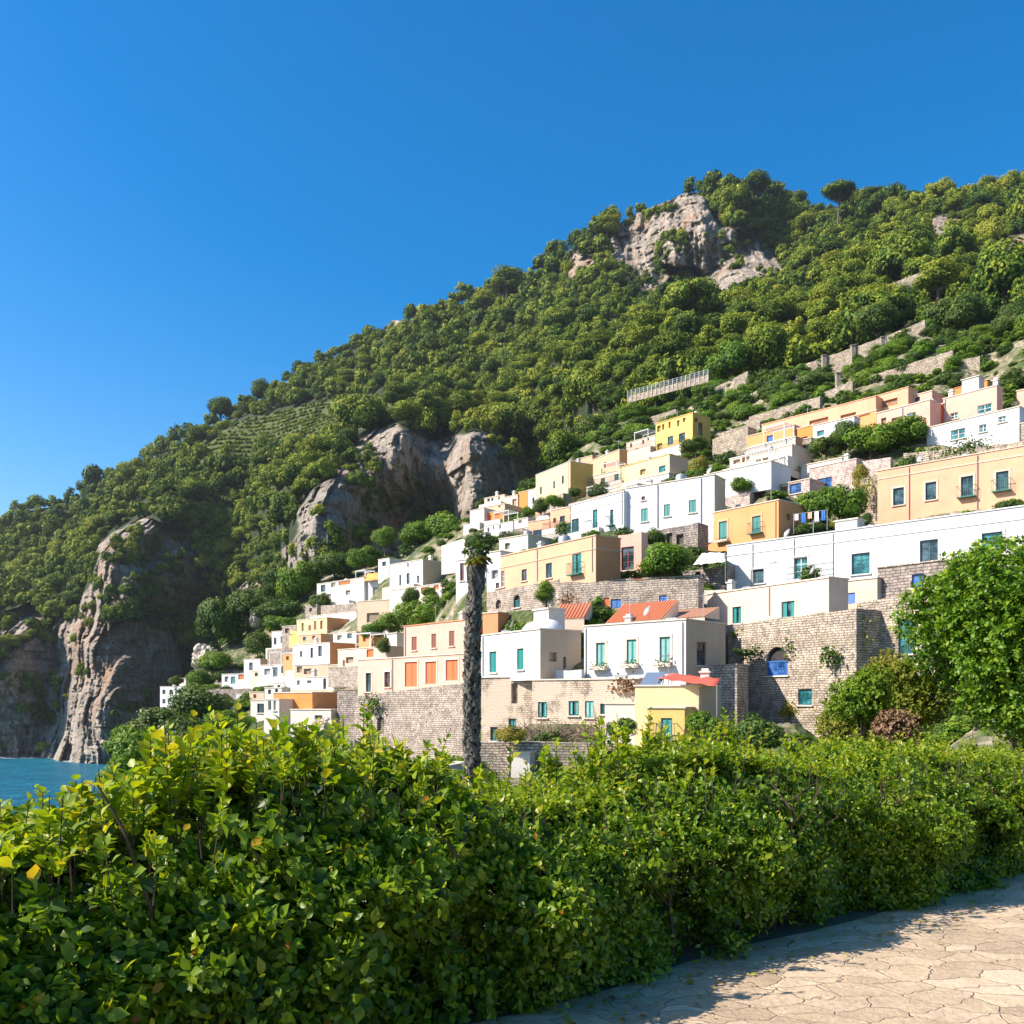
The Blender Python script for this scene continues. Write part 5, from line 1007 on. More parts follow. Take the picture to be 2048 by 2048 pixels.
# ---------------------------------------------------------------- the wood on the mountain
SILX = [0, 200, 300, 390, 430, 540, 640, 740, 830, 930, 1080, 1150, 1260, 1420, 1590, 1840, 2048, 2600]
SILY = [1640, 1520, 1440, 1380, 1290, 1210, 1150, 1125, 1080, 1060, 950, 905, 820, 765, 745, 650, 620, 560]
def forest():
    cand = 90000; nx = rng.uniform(-260, 2330, cand); ny = rng.uniform(340, 1560, cand)
    sky_ = np.interp(nx, SKYX, SKYY) + 12; sil = np.interp(nx, SILX, SILY) + 18
    ok = (ny > sky_) & (ny < sil); nx, ny = nx[ok], ny[ok]
    # a row along the skyline itself
    sx = np.arange(-200, 2300, 9.0) + rng.uniform(-4, 4, 278)[:len(np.arange(-200, 2300, 9.0))]
    nx = np.r_[sx, nx]; ny = np.r_[np.interp(sx, SKYX, SKYY) + 13, ny]
    fx_, fy_ = rng.uniform(380, 810, 15000), rng.uniform(785, 955, 15000); fi = inpoly(fx_, fy_, FIELD); nx, ny = np.r_[nx, fx_[fi]], np.r_[ny, fy_[fi]]
    cl = cliff_mask(nx, ny); fld = inpoly(nx, ny, FIELD)
    d = mrelief(nx, ny, mdepth(nx, ny), cl * 1.0)
    x = (nx / 2 - 512) / FPX * d; z = (HZ - ny / 2) / FPX * d
    big = .5 + .5 * vnoise(x / 40, z / 40, d / 60, 77)
    r = 1.22 * (2.0 + 3.4 * rng.random(len(nx)) ** 1.6 + 3.4 * (rng.random(len(nx)) < .13) * rng.random(len(nx))) * (.7 + .6 * big) * np.where(d > 420, .95, 1.0) * np.where(d < 300, 1.0, 1)
    s_ = r * 2 / d * FPX * 2; near_rock = cliff_mask(nx, ny - .55 * s_) & ~cl; r = np.where(near_rock, r * .5, r); r = np.where(cl, r * .5, r); r = np.where(fld, 1.0, r)
    keep = (~cl | ((rng.random(len(nx)) < .35) & (fbm(x / 14, z / 9, 0, 3, 91) > .20))) & (~fld | ((z / 4.2 - np.floor(z / 4.2)) < .20)) & (z > SEA_Z + 2) & ~((np.abs(nx - 1676) < 62) & (ny < 425))
    nx, ny, d, x, z, r, fld = [q[keep] for q in (nx, ny, d, x, z, r, fld)]
    s = r * 2 / d * FPX * 2; cell = 40; grid = {}; out = []
    order = np.r_[np.arange(260), 260 + np.argsort(-s[260:])] if False else np.arange(len(nx))
    for i in order:
        gx, gy = int(nx[i] // cell), int(ny[i] // cell); rad = s[i] * (.40 if not fld[i] else .36); bad = False
        for a in (-1, 0, 1):
            for b_ in (-1, 0, 1):
                for j in grid.get((gx + a, gy + b_), ()):
                    if (nx[i] - nx[j]) ** 2 + ((ny[i] - ny[j]) * 1.25) ** 2 < (.5 * (rad + s[j] * .40)) ** 2 * 1.0: bad = True; break
                if bad: break
            if bad: break
        if bad: continue
        grid.setdefault((gx, gy), []).append(i); out.append(i)
    out = np.array(out); return [q[out] for q in (nx, ny, d, x, z, r, s, fld)]
nx, ny, d, x, z, r, s, fld = forest()
def wood_label(px, py, rad):
    t = ('broad crowned dark green' if rad > 6.2 else 'medium sized green' if rad > 4.2 else 'small green') + ' tree '
    if py < np.interp(px, SKYX, SKYY) + 45: return t + ('on the skyline left of the summit rock' if px < 1200 else 'on the skyline beside the summit rock' if px < 1560 else 'on the skyline right of the umbrella pine')
    if px < 420: return t + ('on the slope above the sea cliffs' if py < 1180 else 'growing between the sea cliffs')
    if px < 640: return t + ('in the shaded ravine beside the sea cliffs' if py > 950 else 'just below the terraced field')
    if px < 1100: return t + ('around the foot and edges of the middle cliff' if py > 960 else 'on the rim above the middle cliff' if py > 800 else 'on the slope between terraced field and summit')
    if px < 1420: return t + ('behind the pale yellow house' if py > 800 else 'above the metal fence' if py > 690 else 'below the summit rock')
    if px < 1760: return t + ('along the dark wood edge above the long dry stone wall' if py > 600 else 'on the slope right of the summit rock')
    return t + ('above the terraces at the right edge' if py > 560 else 'on the upper slope near the right edge')
print('FOREST', len(nx))
vis = (nx > 0) & (nx < 2048) & ~fld & (ny < np.interp(nx, SILX, SILY) - 5)
rank = np.argsort(-(s * vis)); top = set(rank[:270].tolist())
for i in top:
    v = random.randrange(5); fx = 1.0
    lab = wood_label(nx[i], ny[i], r[i])
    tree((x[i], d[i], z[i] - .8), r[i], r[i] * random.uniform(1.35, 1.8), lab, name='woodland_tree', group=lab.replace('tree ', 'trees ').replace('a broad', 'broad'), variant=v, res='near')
rest = np.array([i for i in range(len(nx)) if i not in top])
var = rng.integers(0, 5, len(rest))
me = npmesh('woodland', np.c_[x[rest], d[rest], z[rest] - .5], np.zeros((1, 3), int) + [[0, 1, 2]], {'rad': r[rest], 'kindno': var.astype(float), 'yaw': rng.random(len(rest)) * 6.28, 'tall': rng.uniform(.95, 1.5, len(rest))})

hs_n = 12000; hk = rng.uniform(-.62, .72, hs_n); hd = np.exp(rng.uniform(math.log(38), math.log(185), hs_n)); hz = hill_z(hk, hd); hz = carve(hk * hd, hd, hz); hr = rng.uniform(.25, 1.0, hs_n) ** 1.3 * (.5 + hd / 160)
ink = np.ones(hs_n, bool)
for h in HOUSES.values():
    q_ = h['root'].location; a_ = R(h['ang']); dx, dy = hk * hd - q_.x, hd - q_.y; s_ = dx * math.cos(a_) - dy * math.sin(a_); t_ = dx * math.sin(a_) + dy * math.cos(a_)
    ink &= ~((s_ > -.8) & (s_ < h['W'] + .8) & (t_ > -2.6) & (t_ < h['D'] + .5))
ink &= (fbm(hk * hd / 9, hd / 9, 0, 3, 7) > -.32) & ~((hk < .0) & (hk > -.36) & (hd > 82) & (rng.random(hs_n) < .6))
hk, hd, hz, hr = [q_[ink] for q_ in (hk, hd, hz, hr)]
me2 = npmesh('undergrowth', np.c_[hk * hd, hd, hz - .15], np.array([[0, 1, 2]]), {'rad': hr, 'kindno': rng.integers(0, 5, len(hr)).astype(float), 'yaw': rng.random(len(hr)) * 6.28, 'tall': rng.uniform(.5, 1.0, len(hr))})
uo = link('undergrowth', me2, None); tag(uo, 'low scrub and garden plants between the houses on the slope', 'undergrowth', kind='stuff')
wo = link('woodland', me, None); tag(wo, 'dense dark green wood covering the whole mountain', 'woodland', kind='stuff')
# small proto crowns of distant trees: real trees of the wood, whose crown meshes are repeated
protos = []
for v in range(5):
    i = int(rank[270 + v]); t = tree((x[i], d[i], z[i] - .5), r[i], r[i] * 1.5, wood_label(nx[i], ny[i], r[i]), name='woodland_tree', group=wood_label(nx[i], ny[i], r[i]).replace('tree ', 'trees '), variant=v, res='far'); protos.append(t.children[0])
def scatter(target, protos, gname):
    ng = bpy.data.node_groups.new(gname, 'GeometryNodeTree'); ng.interface.new_socket('Geometry', in_out='INPUT', socket_type='NodeSocketGeometry'); ng.interface.new_socket('Geometry', in_out='OUTPUT', socket_type='NodeSocketGeometry')
    N_, L_ = ng.nodes, ng.links; gi, go = N_.new('NodeGroupInput'), N_.new('NodeGroupOutput'); join = N_.new('GeometryNodeJoinGeometry')
    def na(nm):
        q = N_.new('GeometryNodeInputNamedAttribute'); q.data_type = 'FLOAT'; q.inputs['Name'].default_value = nm; return q.outputs['Attribute']
    for v in range(5):
        oi = N_.new('GeometryNodeObjectInfo'); oi.inputs['Object'].default_value = protos[v]; oi.inputs['As Instance'].default_value = False
        cp = N_.new('FunctionNodeCompare'); cp.data_type = 'FLOAT'; cp.operation = 'EQUAL'; L_.new(na('kindno'), cp.inputs['A']); cp.inputs['B'].default_value = v; cp.inputs['Epsilon'].default_value = .1
        ip = N_.new('GeometryNodeInstanceOnPoints'); L_.new(gi.outputs[0], ip.inputs['Points']); L_.new(cp.outputs[0], ip.inputs['Selection'])
        L_.new(oi.outputs['Geometry'], ip.inputs['Instance'])
        cb = N_.new('ShaderNodeCombineXYZ'); L_.new(na('yaw'), cb.inputs[2]); L_.new(cb.outputs[0], ip.inputs['Rotation'])
        mu = N_.new('ShaderNodeMath'); mu.operation = 'MULTIPLY'; L_.new(na('rad'), mu.inputs[0]); L_.new(na('tall'), mu.inputs[1])
        c2 = N_.new('ShaderNodeCombineXYZ'); L_.new(na('rad'), c2.inputs[0]); L_.new(na('rad'), c2.inputs[1]); L_.new(mu.outputs[0], c2.inputs[2]); L_.new(c2.outputs[0], ip.inputs['Scale'])
        L_.new(ip.outputs[0], join.inputs[0])
    L_.new(join.outputs[0], go.inputs[0])
    md = target.modifiers.new(gname, 'NODES'); md.node_group = ng
scatter(wo, protos, 'wood')
ups = []
for v, a in enumerate([(1500, 930, 24, 18, 108, 'small round plant beside the pinkish wall step'), (1290, 1120, 26, 20, 80, 'small green plant on the rubble below the white row'), (1840, 905, 24, 18, 94, 'little plant under the white rounded terrace house'), (980, 1160, 22, 18, 96, 'little plant above the stone arches'), (1560, 905, 24, 20, 106, 'little plant beside the white cream terraces')]):
    ups.append(plant(*a, BUSHL if v % 2 else BRIGHTL, v, 'plant', 'plant', None, 'far').children[0])
scatter(uo, ups, 'scrub')
# umbrella pine on the ridge
pz = P(1676, 432, 430); up = empty('umbrella_pine', pz); tag(up, 'lone umbrella pine standing above the ridge', 'tree')
tm = MB().tube([(0, 0, -4), (.3, 0, 4), (.8, 0, 9)], [.55, .42, .3], 7)
for w in range(7):
    a = w * .9; tm.tube([(.4, 0, 4.5 + w * .4), (.4 + 2.2 * math.cos(a), 2.2 * math.sin(a), 8.5), (.6 + 4.6 * math.cos(a), 4.6 * math.sin(a), 11.2)], [.22, .16, .07], 5)
tm.build('trunk', BARK, up)
cc = bpy.data.objects.new('crown', crown_variant('near', 2, FORESTL)); COL.objects.link(cc); cc.parent = up; cc.scale = (7.6, 7.6, 5.0); cc.location = (.6, 0, 8.8)
# ---------------------------------------------------------------- dead palm trunk
def palm():
    d = 17.5; k = kx(943); top = (700 - 552) / FPX * d; base = -3.9; hgt = top - base
    root = empty('palm_trunk', (k * d - .05, d, base)); tag(root, 'tall dark dead palm trunk covered in old leaf stubs', 'palm')
    g = random.Random(5); ax = lambda t: Vector((.14 * t ** 1.3 + .03 * math.sin(t * 7), .05 * math.sin(t * 4), t * hgt))
    rad = lambda t: .172 - .045 * t - .02 * max(0, t - .8) / .2
    m = MB(); m.tube([ax(i / 40) for i in range(41)], [rad(i / 40) * .86 for i in range(41)], 14); 
    m.build('core', paint('palm bark', (.028, .026, .022), .9, 0, .5, 14), root, smooth=True)
    st = MB(); n = 760
    for i in range(n):
        t = i / n; a = i * 2.39996 + g.uniform(-.25, .25); c = ax(t); r = rad(t) * .84
        o = Vector((math.cos(a), math.sin(a), 0)); s = Vector((-math.sin(a), math.cos(a), 0)); w = g.uniform(.045, .085); h = g.uniform(.07, .16); out = g.uniform(.02, .075)
        b0 = c + o * r; tip = b0 + o * out + Vector((0, 0, h)) + s * g.uniform(-.03, .03)
        p = [b0 - s * w, b0 + s * w, b0 + o * out * .9 + Vector((0, 0, h * .3)), tip - s * w * .35, tip + s * w * .35, b0 + Vector((0, 0, h * .9))]
        q = len(st.v); st.v += [tuple(v) for v in p]; st.f += [(q, q + 1, q + 2), (q, q + 2, q + 3), (q + 1, q + 4, q + 2), (q + 2, q + 4, q + 3), (q + 3, q + 4, q + 5), (q, q + 3, q + 5), (q + 1, q + 5, q + 4)]
    mt, n_, l_, b_ = newmat('palm leaf stubs'); tc = n_.new('ShaderNodeTexCoord'); f = noise_node(n_, l_, tc.outputs['Object'], 5.5, 4, .7)
    l_.new(ramp(n_, l_, f, [(.3, (.03, .027, .023)), (.52, (.11, .10, .08)), (.66, (.26, .23, .19)), (.8, (.12, .15, .05))]), b_.inputs['Base Color']); b_.inputs['Roughness'].default_value = .8
    st.build('leaf_stub', mt, root)
    # ragged top: short withered fronds and a few living ones
    fr = MB(); pts, dr, nr_, ln, ti = [], [], [], [], []
    for i in range(12):
        a = i * 2.4; L = g.uniform(.12, .28); el = g.uniform(-.5, 1.0); s = ax(1) - Vector((0, 0, .12)); o = Vector((math.cos(a), math.sin(a), 0))
        pp = [s + o * (L * q) + Vector((0, 0, L * (el * q - .9 * q * q))) for q in (0, .33, .66, 1)]; fr.tube(pp, [.035, .025, .016, .006], 5)
        for q in range(18):
            t = .25 + .75 * q / 18; p = s + o * (L * t) + Vector((0, 0, L * (el * t - .9 * t * t)))
            for sd in (-1, 1):
                pts.append(p); dr.append(Vector((-o.y * sd, o.x * sd, -.35)) + o * .5); nr_.append((g.gauss(0, .4), g.gauss(0, .4), 1)); ln.append(g.uniform(.09, .17)); ti.append(g.uniform(.2, 1))
    fr.build('frond_stem', DARKBARK, root)
    leaves('frond', pts, np.array([tuple(q) for q in dr]), np.array(nr_), np.array(ln), np.array(ti), AUTUMNL, root, .45)
    q = np.random.default_rng(4); nb = 150; v = nrm(q.normal(size=(nb, 3))); c = np.array(ax(1)) + [-.06, 0, .02]; bp_ = c + v * (np.array([.26, .22, .15]) * (q.random((nb, 1)) ** .45)) * (1 + .5 * fbm(v[:, 0] * 2, v[:, 1] * 2, v[:, 2] * 2, 2, 6))[:, None]
    leaves('tuft', bp_, v + q.normal(size=(nb, 3)) * .6, q.normal(size=(nb, 3)) + [0, 0, .8], q.uniform(.06, .13, nb), q.random(nb) * .7, BUSHL, root, .7)
    # hanging twisted stubs under the top
    hg = MB()
    for i in range(7):
        a = i * 2.1; s = ax(.965 - .008 * i) ; o = Vector((math.cos(a), math.sin(a), 0)); L = g.uniform(.2, .42)
        hg.tube([s + o * .06, s + o * (.14 + L * .12) + Vector((0, 0, .04)), s + o * (.13 + L * .10) - Vector((0, 0, L * .6))], [.035, .038, .02], 6)
    hg.build('hanging_stub', paint('grey dry frond', (.20, .19, .15), .9, 0, .5, 8), root)
palm()

# ---------------------------------------------------------------- hedge and shrubs built shoot by shoot
def shoots(g, base, dirn, length, nl, leaf, tint, up=.5, droop=.25, bare=.1, erect=False):
    """every shoot carries nl leaves spiralling round it; returns leaf arrays and shoot lines"""
    n = len(base); dirn = nrm(dirn); t = np.linspace(bare, 1, nl)[None, :] * np.ones((n, 1))
    L = length[:, None]; pos = base[:, None, :] + dirn[:, None, :] * (L * t)[..., None]; pos[..., 2] -= droop * (L * t * t)
    s1 = nrm(np.cross(dirn, [0, 0, 1.0]) + 1e-4); s2 = np.cross(dirn, s1)
    ph = g.random((n, 1)) * 6.28 + np.arange(nl)[None] * 2.4 + g.normal(size=(n, nl)) * .3
    side = s1[:, None, :] * np.cos(ph)[..., None] + s2[:, None, :] * np.sin(ph)[..., None]
    ax = side * .85 + dirn[:, None, :] * .55 + g.normal(size=(n, nl, 3)) * .22; ax[..., 2] -= .15
    nr_ = np.array([0, 0, 1.0]) * up + dirn[:, None, :] * .5 + g.normal(size=(n, nl, 3)) * .42 + np.zeros((n, nl, 3))
    if erect:
        ax = side * .75 + dirn[:, None, :] * .75 + g.normal(size=(n, nl, 3)) * .2; nr_ = dirn[:, None, :] * .55 - side * .85 + g.normal(size=(n, nl, 3)) * .25
    ln = leaf[:, None] * (.65 + .6 * g.random((n, nl))) * (1 - .35 * (t > .85))
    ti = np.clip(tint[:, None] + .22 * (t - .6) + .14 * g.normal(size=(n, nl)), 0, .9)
    return pos.reshape(-1, 3), ax.reshape(-1, 3), nr_.reshape(-1, 3), ln.ravel(), ti.ravel()
TOPX = [-300, 0, 60, 110, 160, 200, 260, 320, 380, 430, 480, 560, 640, 700, 740, 800, 850, 930, 1000, 1060, 1120, 1170, 1220, 1300, 1380, 1440, 1500, 1560, 1620, 1700, 1850, 2048, 2600]
TOPY = [1665, 1660, 1655, 1640, 1625, 1610, 1580, 1530, 1500, 1500, 1515, 1510, 1515, 1505, 1505, 1545, 1575, 1585, 1575, 1570, 1555, 1525, 1500, 1495, 1505, 1525, 1530, 1515, 1505, 1500, 1512, 1520, 1535]
TH = 1.25
def line_at(k):      # u where the bearing k meets the hedge's back edge
    o = OH - NH * TH; return (k * o[1] - o[0]) / (UH[0] - k * UH[1])
us_ = [line_at(kx(q)) for q in TOPX]; hs_ = [1.6 + rz_(y) * (OH - NH * TH + UH * u)[1] for q, y, u in zip(TOPX, TOPY, us_)]
def Hh(u): return np.interp(u, us_, hs_) + .07 * fbm(np.asarray(u, float) * 1.9, 0, 0, 3, 44)
def hedge_points(g, n, u0, u1, where):
    """points on the hedge's outer skin with outward directions; where: front, top or inside"""
    u = g.uniform(u0, u1, n)
    if False: pass
    H_ = Hh(u); bul = .16 * fbm(u * 1.1, g.random(n) * 0, 0, 3, 5)
    if where == 'front':
        q = g.random(n) ** .85; z = q * H_ * 1.0; v = -.10 + bul + .16 * np.sin(np.clip(z / H_, 0, 1) * np.pi) ** .6 * .6 + .33 * fbm(u * 2.6, z * 2.6, 0, 4, 9)
        v -= .85 * np.clip((z / H_ - .50) / .50, 0, 1) ** 1.7
        gap = fbm(u * 1.7, z * 1.2, 5, 3, 33); v = np.where((gap > .34) & (z < .6 * H_), v - .25, v)
        out = np.stack([NH[0] + 0 * u, NH[1] + 0 * u, .35 + .9 * (z / H_) ** 2], -1)
    elif where == 'top':
        q = g.random(n); v = -.55 - q * (TH - .55); z = H_ * (.94 + .06 * q) + .10 * fbm(u * 1.6, v * 1.6, 0, 3, 19); out = np.stack([NH[0] * .25 + 0 * u, NH[1] * .25 + 0 * u, 1 + 0 * u], -1)
    elif where == 'back':
        z = g.random(n) * H_; v = -TH - .05 + .1 * g.normal(size=n); out = np.stack([-NH[0] + 0 * u, -NH[1] + 0 * u, .4 + 0 * u], -1)
    else:
        z = g.random(n) * H_ * .93; v = -g.random(n) * TH * .95 - .02; out = g.normal(size=(n, 3))
    p = np.stack([OH[0] + UH[0] * u + NH[0] * v, OH[1] + UH[1] * u + NH[1] * v, -1.6 + z], -1)
    return u, p, out + g.normal(size=(n, 3)) * .45, z / H_
def hedge(name, label, u0, u1, mat, dens, leaf0, leaf1, lw, seed, tint0, cat):
    g = np.random.default_rng(seed); root = empty(name, (*(OH + UH * (u0 + u1) / 2), -1.6)); tag(root, label, cat)
    off = np.array(root.location); L = u1 - u0; A = []
    for where, k, ln, nl, up in (('front', 1250, .17, 10, .30), ('top', 760, .22, 9, .6), ('back', 260, .2, 8, .6), ('inside', 420, .22, 8, .5)):
        n = int(k * L * dens); u, p, out, zf = hedge_points(g, n, u0, u1, where)
        lf = leaf0 + (leaf1 - leaf0) * np.clip((u - u0) / L, 0, 1)
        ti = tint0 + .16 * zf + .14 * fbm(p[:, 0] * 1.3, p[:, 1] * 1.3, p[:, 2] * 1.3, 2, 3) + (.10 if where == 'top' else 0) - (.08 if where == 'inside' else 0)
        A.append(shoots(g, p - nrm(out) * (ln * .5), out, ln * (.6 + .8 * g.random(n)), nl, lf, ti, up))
    A = [np.concatenate(q) for q in zip(*A)]
    old = g.random(len(A[4])) < .006; A[4][old] = .93 + .07 * g.random(old.sum())
    keep = A[0][:, 2] > -1.585
    A = [q[keep] for q in A]
    print('LEAVES', name, len(A[0]))
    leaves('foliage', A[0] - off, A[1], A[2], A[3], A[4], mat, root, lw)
    # long soft shoots standing out of the top
    n = int(38 * L); u = g.uniform(u0, u1, n); v = -g.random(n) * TH * .9; z = Hh(u) - .08
    base = np.stack([OH[0] + UH[0] * u + NH[0] * v, OH[1] + UH[1] * u + NH[1] * v, -1.6 + z], -1); dr = np.c_[g.normal(size=n) * .28, g.normal(size=n) * .28, np.ones(n)]
    ln = .09 + .30 * g.random(n) ** 2.5; lf = (leaf0 + (leaf1 - leaf0) * (u - u0) / L) * 1.1
    B = shoots(g, base, dr, ln, 13, lf * .85, tint0 + .25 + .12 * g.random(n), .3, .05, 0, True)
    leaves('shoot_foliage', B[0] - off, B[1], B[2], B[3], B[4], mat, root, lw)
    st = MB()
    for i in range(n): a = Vector(base[i]) - Vector(off); st.tube([a - Vector((0, 0, .15)), a + Vector(nrm(dr[i])) * ln[i]], [.003, .0015], 4, False)
    rr = random.Random(seed)
    for i in range(int(L * 9)):
        uu = rr.uniform(u0, u1); vv = -rr.random() * TH * .8 - .08; p = OH + UH * uu + NH * vv; hh = float(Hh(uu)); q = Vector((p[0], p[1], -1.6)) - Vector(off); tp = []
        for s in range(6): tp.append(q + Vector((rr.uniform(-.05, .05) * s, rr.uniform(-.05, .05) * s, hh * .85 * s / 5)))
        st.tube(tp, [.016, .014, .012, .009, .007, .004], 5, False)
        for w in range(3):
            s0 = tp[rr.randint(1, 4)]; st.tube([s0, s0 + Vector((rr.uniform(-.3, .3), rr.uniform(-.3, .3), rr.uniform(.08, .3)))], [.007, .003], 4, False)
    st.build('stem', DARKBARK, root)
    return root
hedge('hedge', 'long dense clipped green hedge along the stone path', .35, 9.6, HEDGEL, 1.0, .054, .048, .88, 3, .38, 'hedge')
hedge('broad_leaf_shrub', 'broad leaved yellow green shrub at the left end of the hedge', -3.6, .35, BROADL, .85, .074, .060, 1.0, 4, .34, 'shrub')
# tall loose sprigs of the shrub and of the hedge, each its own part of the plant it grows from
def sprigs(parent, specs, mat, leaf, seed):
    g = np.random.default_rng(seed); off = np.array(parent.location)
    for nx, nyt, L, v in specs:
        k = kx(nx); o = OH + NH * v; u = (k * o[1] - o[0]) / (UH[0] - k * UH[1]); p = o + UH * u; zt = rz_(nyt) * p[1]
        n = 5; base = np.array([[p[0] + g.normal() * .03, p[1] + g.normal() * .03, zt - L * g.uniform(.75, 1.0)] for _ in range(n)]); dr = np.c_[g.normal(size=n) * .22, g.normal(size=n) * .22, np.ones(n)]; dr[0] = [.02, 0, 1]; base[0, 2] = zt - L
        A = shoots(g, base, dr, L * np.r_[1, g.uniform(.5, .95, n - 1)], 14, np.full(n, leaf), np.full(n, .64) + .12 * g.random(n), .3, .02, .0, True)
        o_ = leaves('sprig_leaves', A[0] - off, A[1], A[2], A[3], A[4], mat, parent, 1.1)
        m = MB()
        for i in range(n): a = Vector(base[i]) - Vector(off); m.tube([a - Vector((0, 0, .25)), a + Vector(nrm(dr[i])) * L * (1 if i == 0 else .8)], [.0035, .002], 5, False)
        m.build('stem', DARKBARK, o_)
roots = {o.name: o for o in COL.objects if o.name in ('hedge', 'broad_leaf_shrub')}
sprigs(roots['broad_leaf_shrub'], [(120, 1580, .28, -.3), (150, 1555, .30, -.6), (250, 1530, .3, -.5), (305, 1480, .34, -.6), (350, 1455, .36, -.4), (385, 1430, .40, -.8), (440, 1440, .36, -.5), (465, 1418, .42, -.9), (510, 1445, .34, -.4), (560, 1440, .34, -.7), (600, 1440, .3, -.5)], BROADL, .075, 8)
sprigs(roots['hedge'], [(640, 1440, .32, -.8), (680, 1435, .34, -.5), (725, 1410, .42, -.8), (742, 1440, .3, -.6), (790, 1480, .22, -.8), (880, 1505, .2, -1), (1100, 1480, .28, -.9), (1180, 1470, .3, -.8), (1200, 1440, .34, -.9), (1240, 1450, .28, -.7), (1290, 1432, .34, -.9), (1330, 1450, .28, -1), (1380, 1455, .26, -.8), (1430, 1440, .34, -.9), (1460, 1425, .4, -.8), (1520, 1490, .2, -1), (1590, 1478, .22, -.8), (1650, 1475, .25, -.9), (1705, 1478, .24, -1), (1760, 1472, .26, -.8), (1820, 1480, .22, -1), (1880, 1476, .25, -.9), (1940, 1482, .24, -.8), (2000, 1485, .25, -1)], HEDGEL, .062, 9)
# one bare dead stick in the shrub
q = P(195, 1570, 3.55); sk = MB().tube([q, q + Vector((.09, .02, -.17)), q + Vector((.2, .03, -.5)), q + Vector((.22, .03, -.8))], [.004, .006, .008, .009], 6).build('dead_twig', DARKBARK, roots['broad_leaf_shrub']); sk.matrix_parent_inverse = __import__('mathutils').Matrix.Translation(-roots['broad_leaf_shrub'].location)
# fallen leaves on the path beside the hedge
g = np.random.default_rng(2); n = 260; u = g.uniform(-1, 8, n); v = np.abs(g.normal(size=n)) * .28 + .02; p = np.stack([OH[0] + UH[0] * u + NH[0] * v, OH[1] + UH[1] * u + NH[1] * v, np.full(n, -1.585)], -1)
fl = leaves('fallen_leaves', p, np.c_[g.normal(size=(n, 2)), np.zeros(n)], np.c_[g.normal(size=(n, 2)) * .2, np.ones(n)], g.uniform(.03, .055, n), g.uniform(.88, 1, n), HEDGEL); tag(fl, 'dry brown leaves scattered on the path along the hedge', 'fallen leaves', kind='stuff')

# ---------------------------------------------------------------- the big tree and shrubs behind the hedge on the right
def leafy(name, label, cat, cen, rx, ry, rz2, nsh, leaf, mat, seed, ground=-1.7, tint=.45, lobes=16, lw=1.0, cone=0):
    g = np.random.default_rng(seed); root = empty(name, (cen[0], cen[1], ground)); tag(root, label, cat); A = []
    th = g.random(lobes) * 6.28; uu = g.uniform(-.85, 1, lobes); s = np.sqrt(1 - uu ** 2)
    C = np.c_[rx * .62 * s * np.cos(th), ry * .62 * s * np.sin(th), rz2 * .66 * uu]; lr = g.uniform(.32, .5, lobes) * min(rx, rz2)
    C = np.r_[C, [[0, 0, 0]]]; lr = np.r_[lr, .62 * min(rx, rz2)]
    for c, r in zip(C, lr):
        n = int(nsh * (r / (.4 * min(rx, rz2))) ** 2 / lobes); v = nrm(g.normal(size=(n, 3))); rad = r * (1 - .5 * g.random(n) ** 2)
        b = c + v * rad[:, None]; b = b * [1, 1, 1]; 
        if cone: f = 1 - cone * np.clip((b[:, 2] / rz2 + 1) / 2, 0, 1); b[:, 0] *= f; b[:, 1] *= f
        dr = v + .4 * nrm(c) + [0, 0, .15] + g.normal(size=(n, 3)) * .35
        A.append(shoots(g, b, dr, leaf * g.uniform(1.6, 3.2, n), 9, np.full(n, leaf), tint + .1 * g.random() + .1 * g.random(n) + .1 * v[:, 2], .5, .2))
    A = [np.concatenate(q) for q in zip(*A)]; A[0][:, 2] += cen[2] - ground
    print('LEAVES', label[:20], len(A[0]))
    leaves('crown', A[0], A[1], A[2], A[3], A[4], mat, root, lw, simple=len(A[0]) > 60000)
    m = MB(); h = cen[2] - ground; m.tube([(0, 0, -.3), (.05, 0, h * .5), (0, .05, h)], [rx * .07, rx * .055, rx * .03], 8)
    for c in C: m.tube([(0.02, 0, h * .55), (c[0] * .4, c[1] * .4, h + c[2] * .3), (c[0], c[1], c[2] + h)], [rx * .035, rx * .02, rx * .008], 5)
    m.build('trunk', BARK, root); return root
def at(nx, ny, d): return tuple(P(nx, ny, d))
leafy('tree', 'large dense dark green tree filling the right edge behind the hedge', 'tree', at(2030, 1290, 13.5), 1.5, 1.5, 1.62, 5600, .085, TREEL, 21, -1.7, .42, 26)
leafy('shrub', 'narrow upright green shrub left of the large dark tree', 'shrub', at(1722, 1398, 14), .46, .46, .68, 1100, .05, BRIGHTL, 22, -1.7, .4, 9)
leafy('shrub', 'yellow leaved shrub behind the narrow green shrub', 'shrub', at(1772, 1365, 16), .62, .6, .80, 1000, .055, AUTUMNL, 23, -1.7, .25, 9)
leafy('shrub', 'small brown dry shrub beside the large dark tree', 'shrub', at(1790, 1462, 13.5), .27, .27, .30, 380, .05, BROWNL, 24, -1.7, .4, 8)
leafy('shrub', 'low yellowing shrub just above the hedge top', 'shrub', at(1672, 1452, 15), .40, .4, .42, 500, .05, AUTUMNL, 25, -1.7, .25, 8)
leafy('shrub', 'green shrub between the yellow shrub and the large tree', 'shrub', at(1830, 1400, 15), .55, .5, .7, 800, .06, AUTUMNL, 26, -1.7, .1, 9)
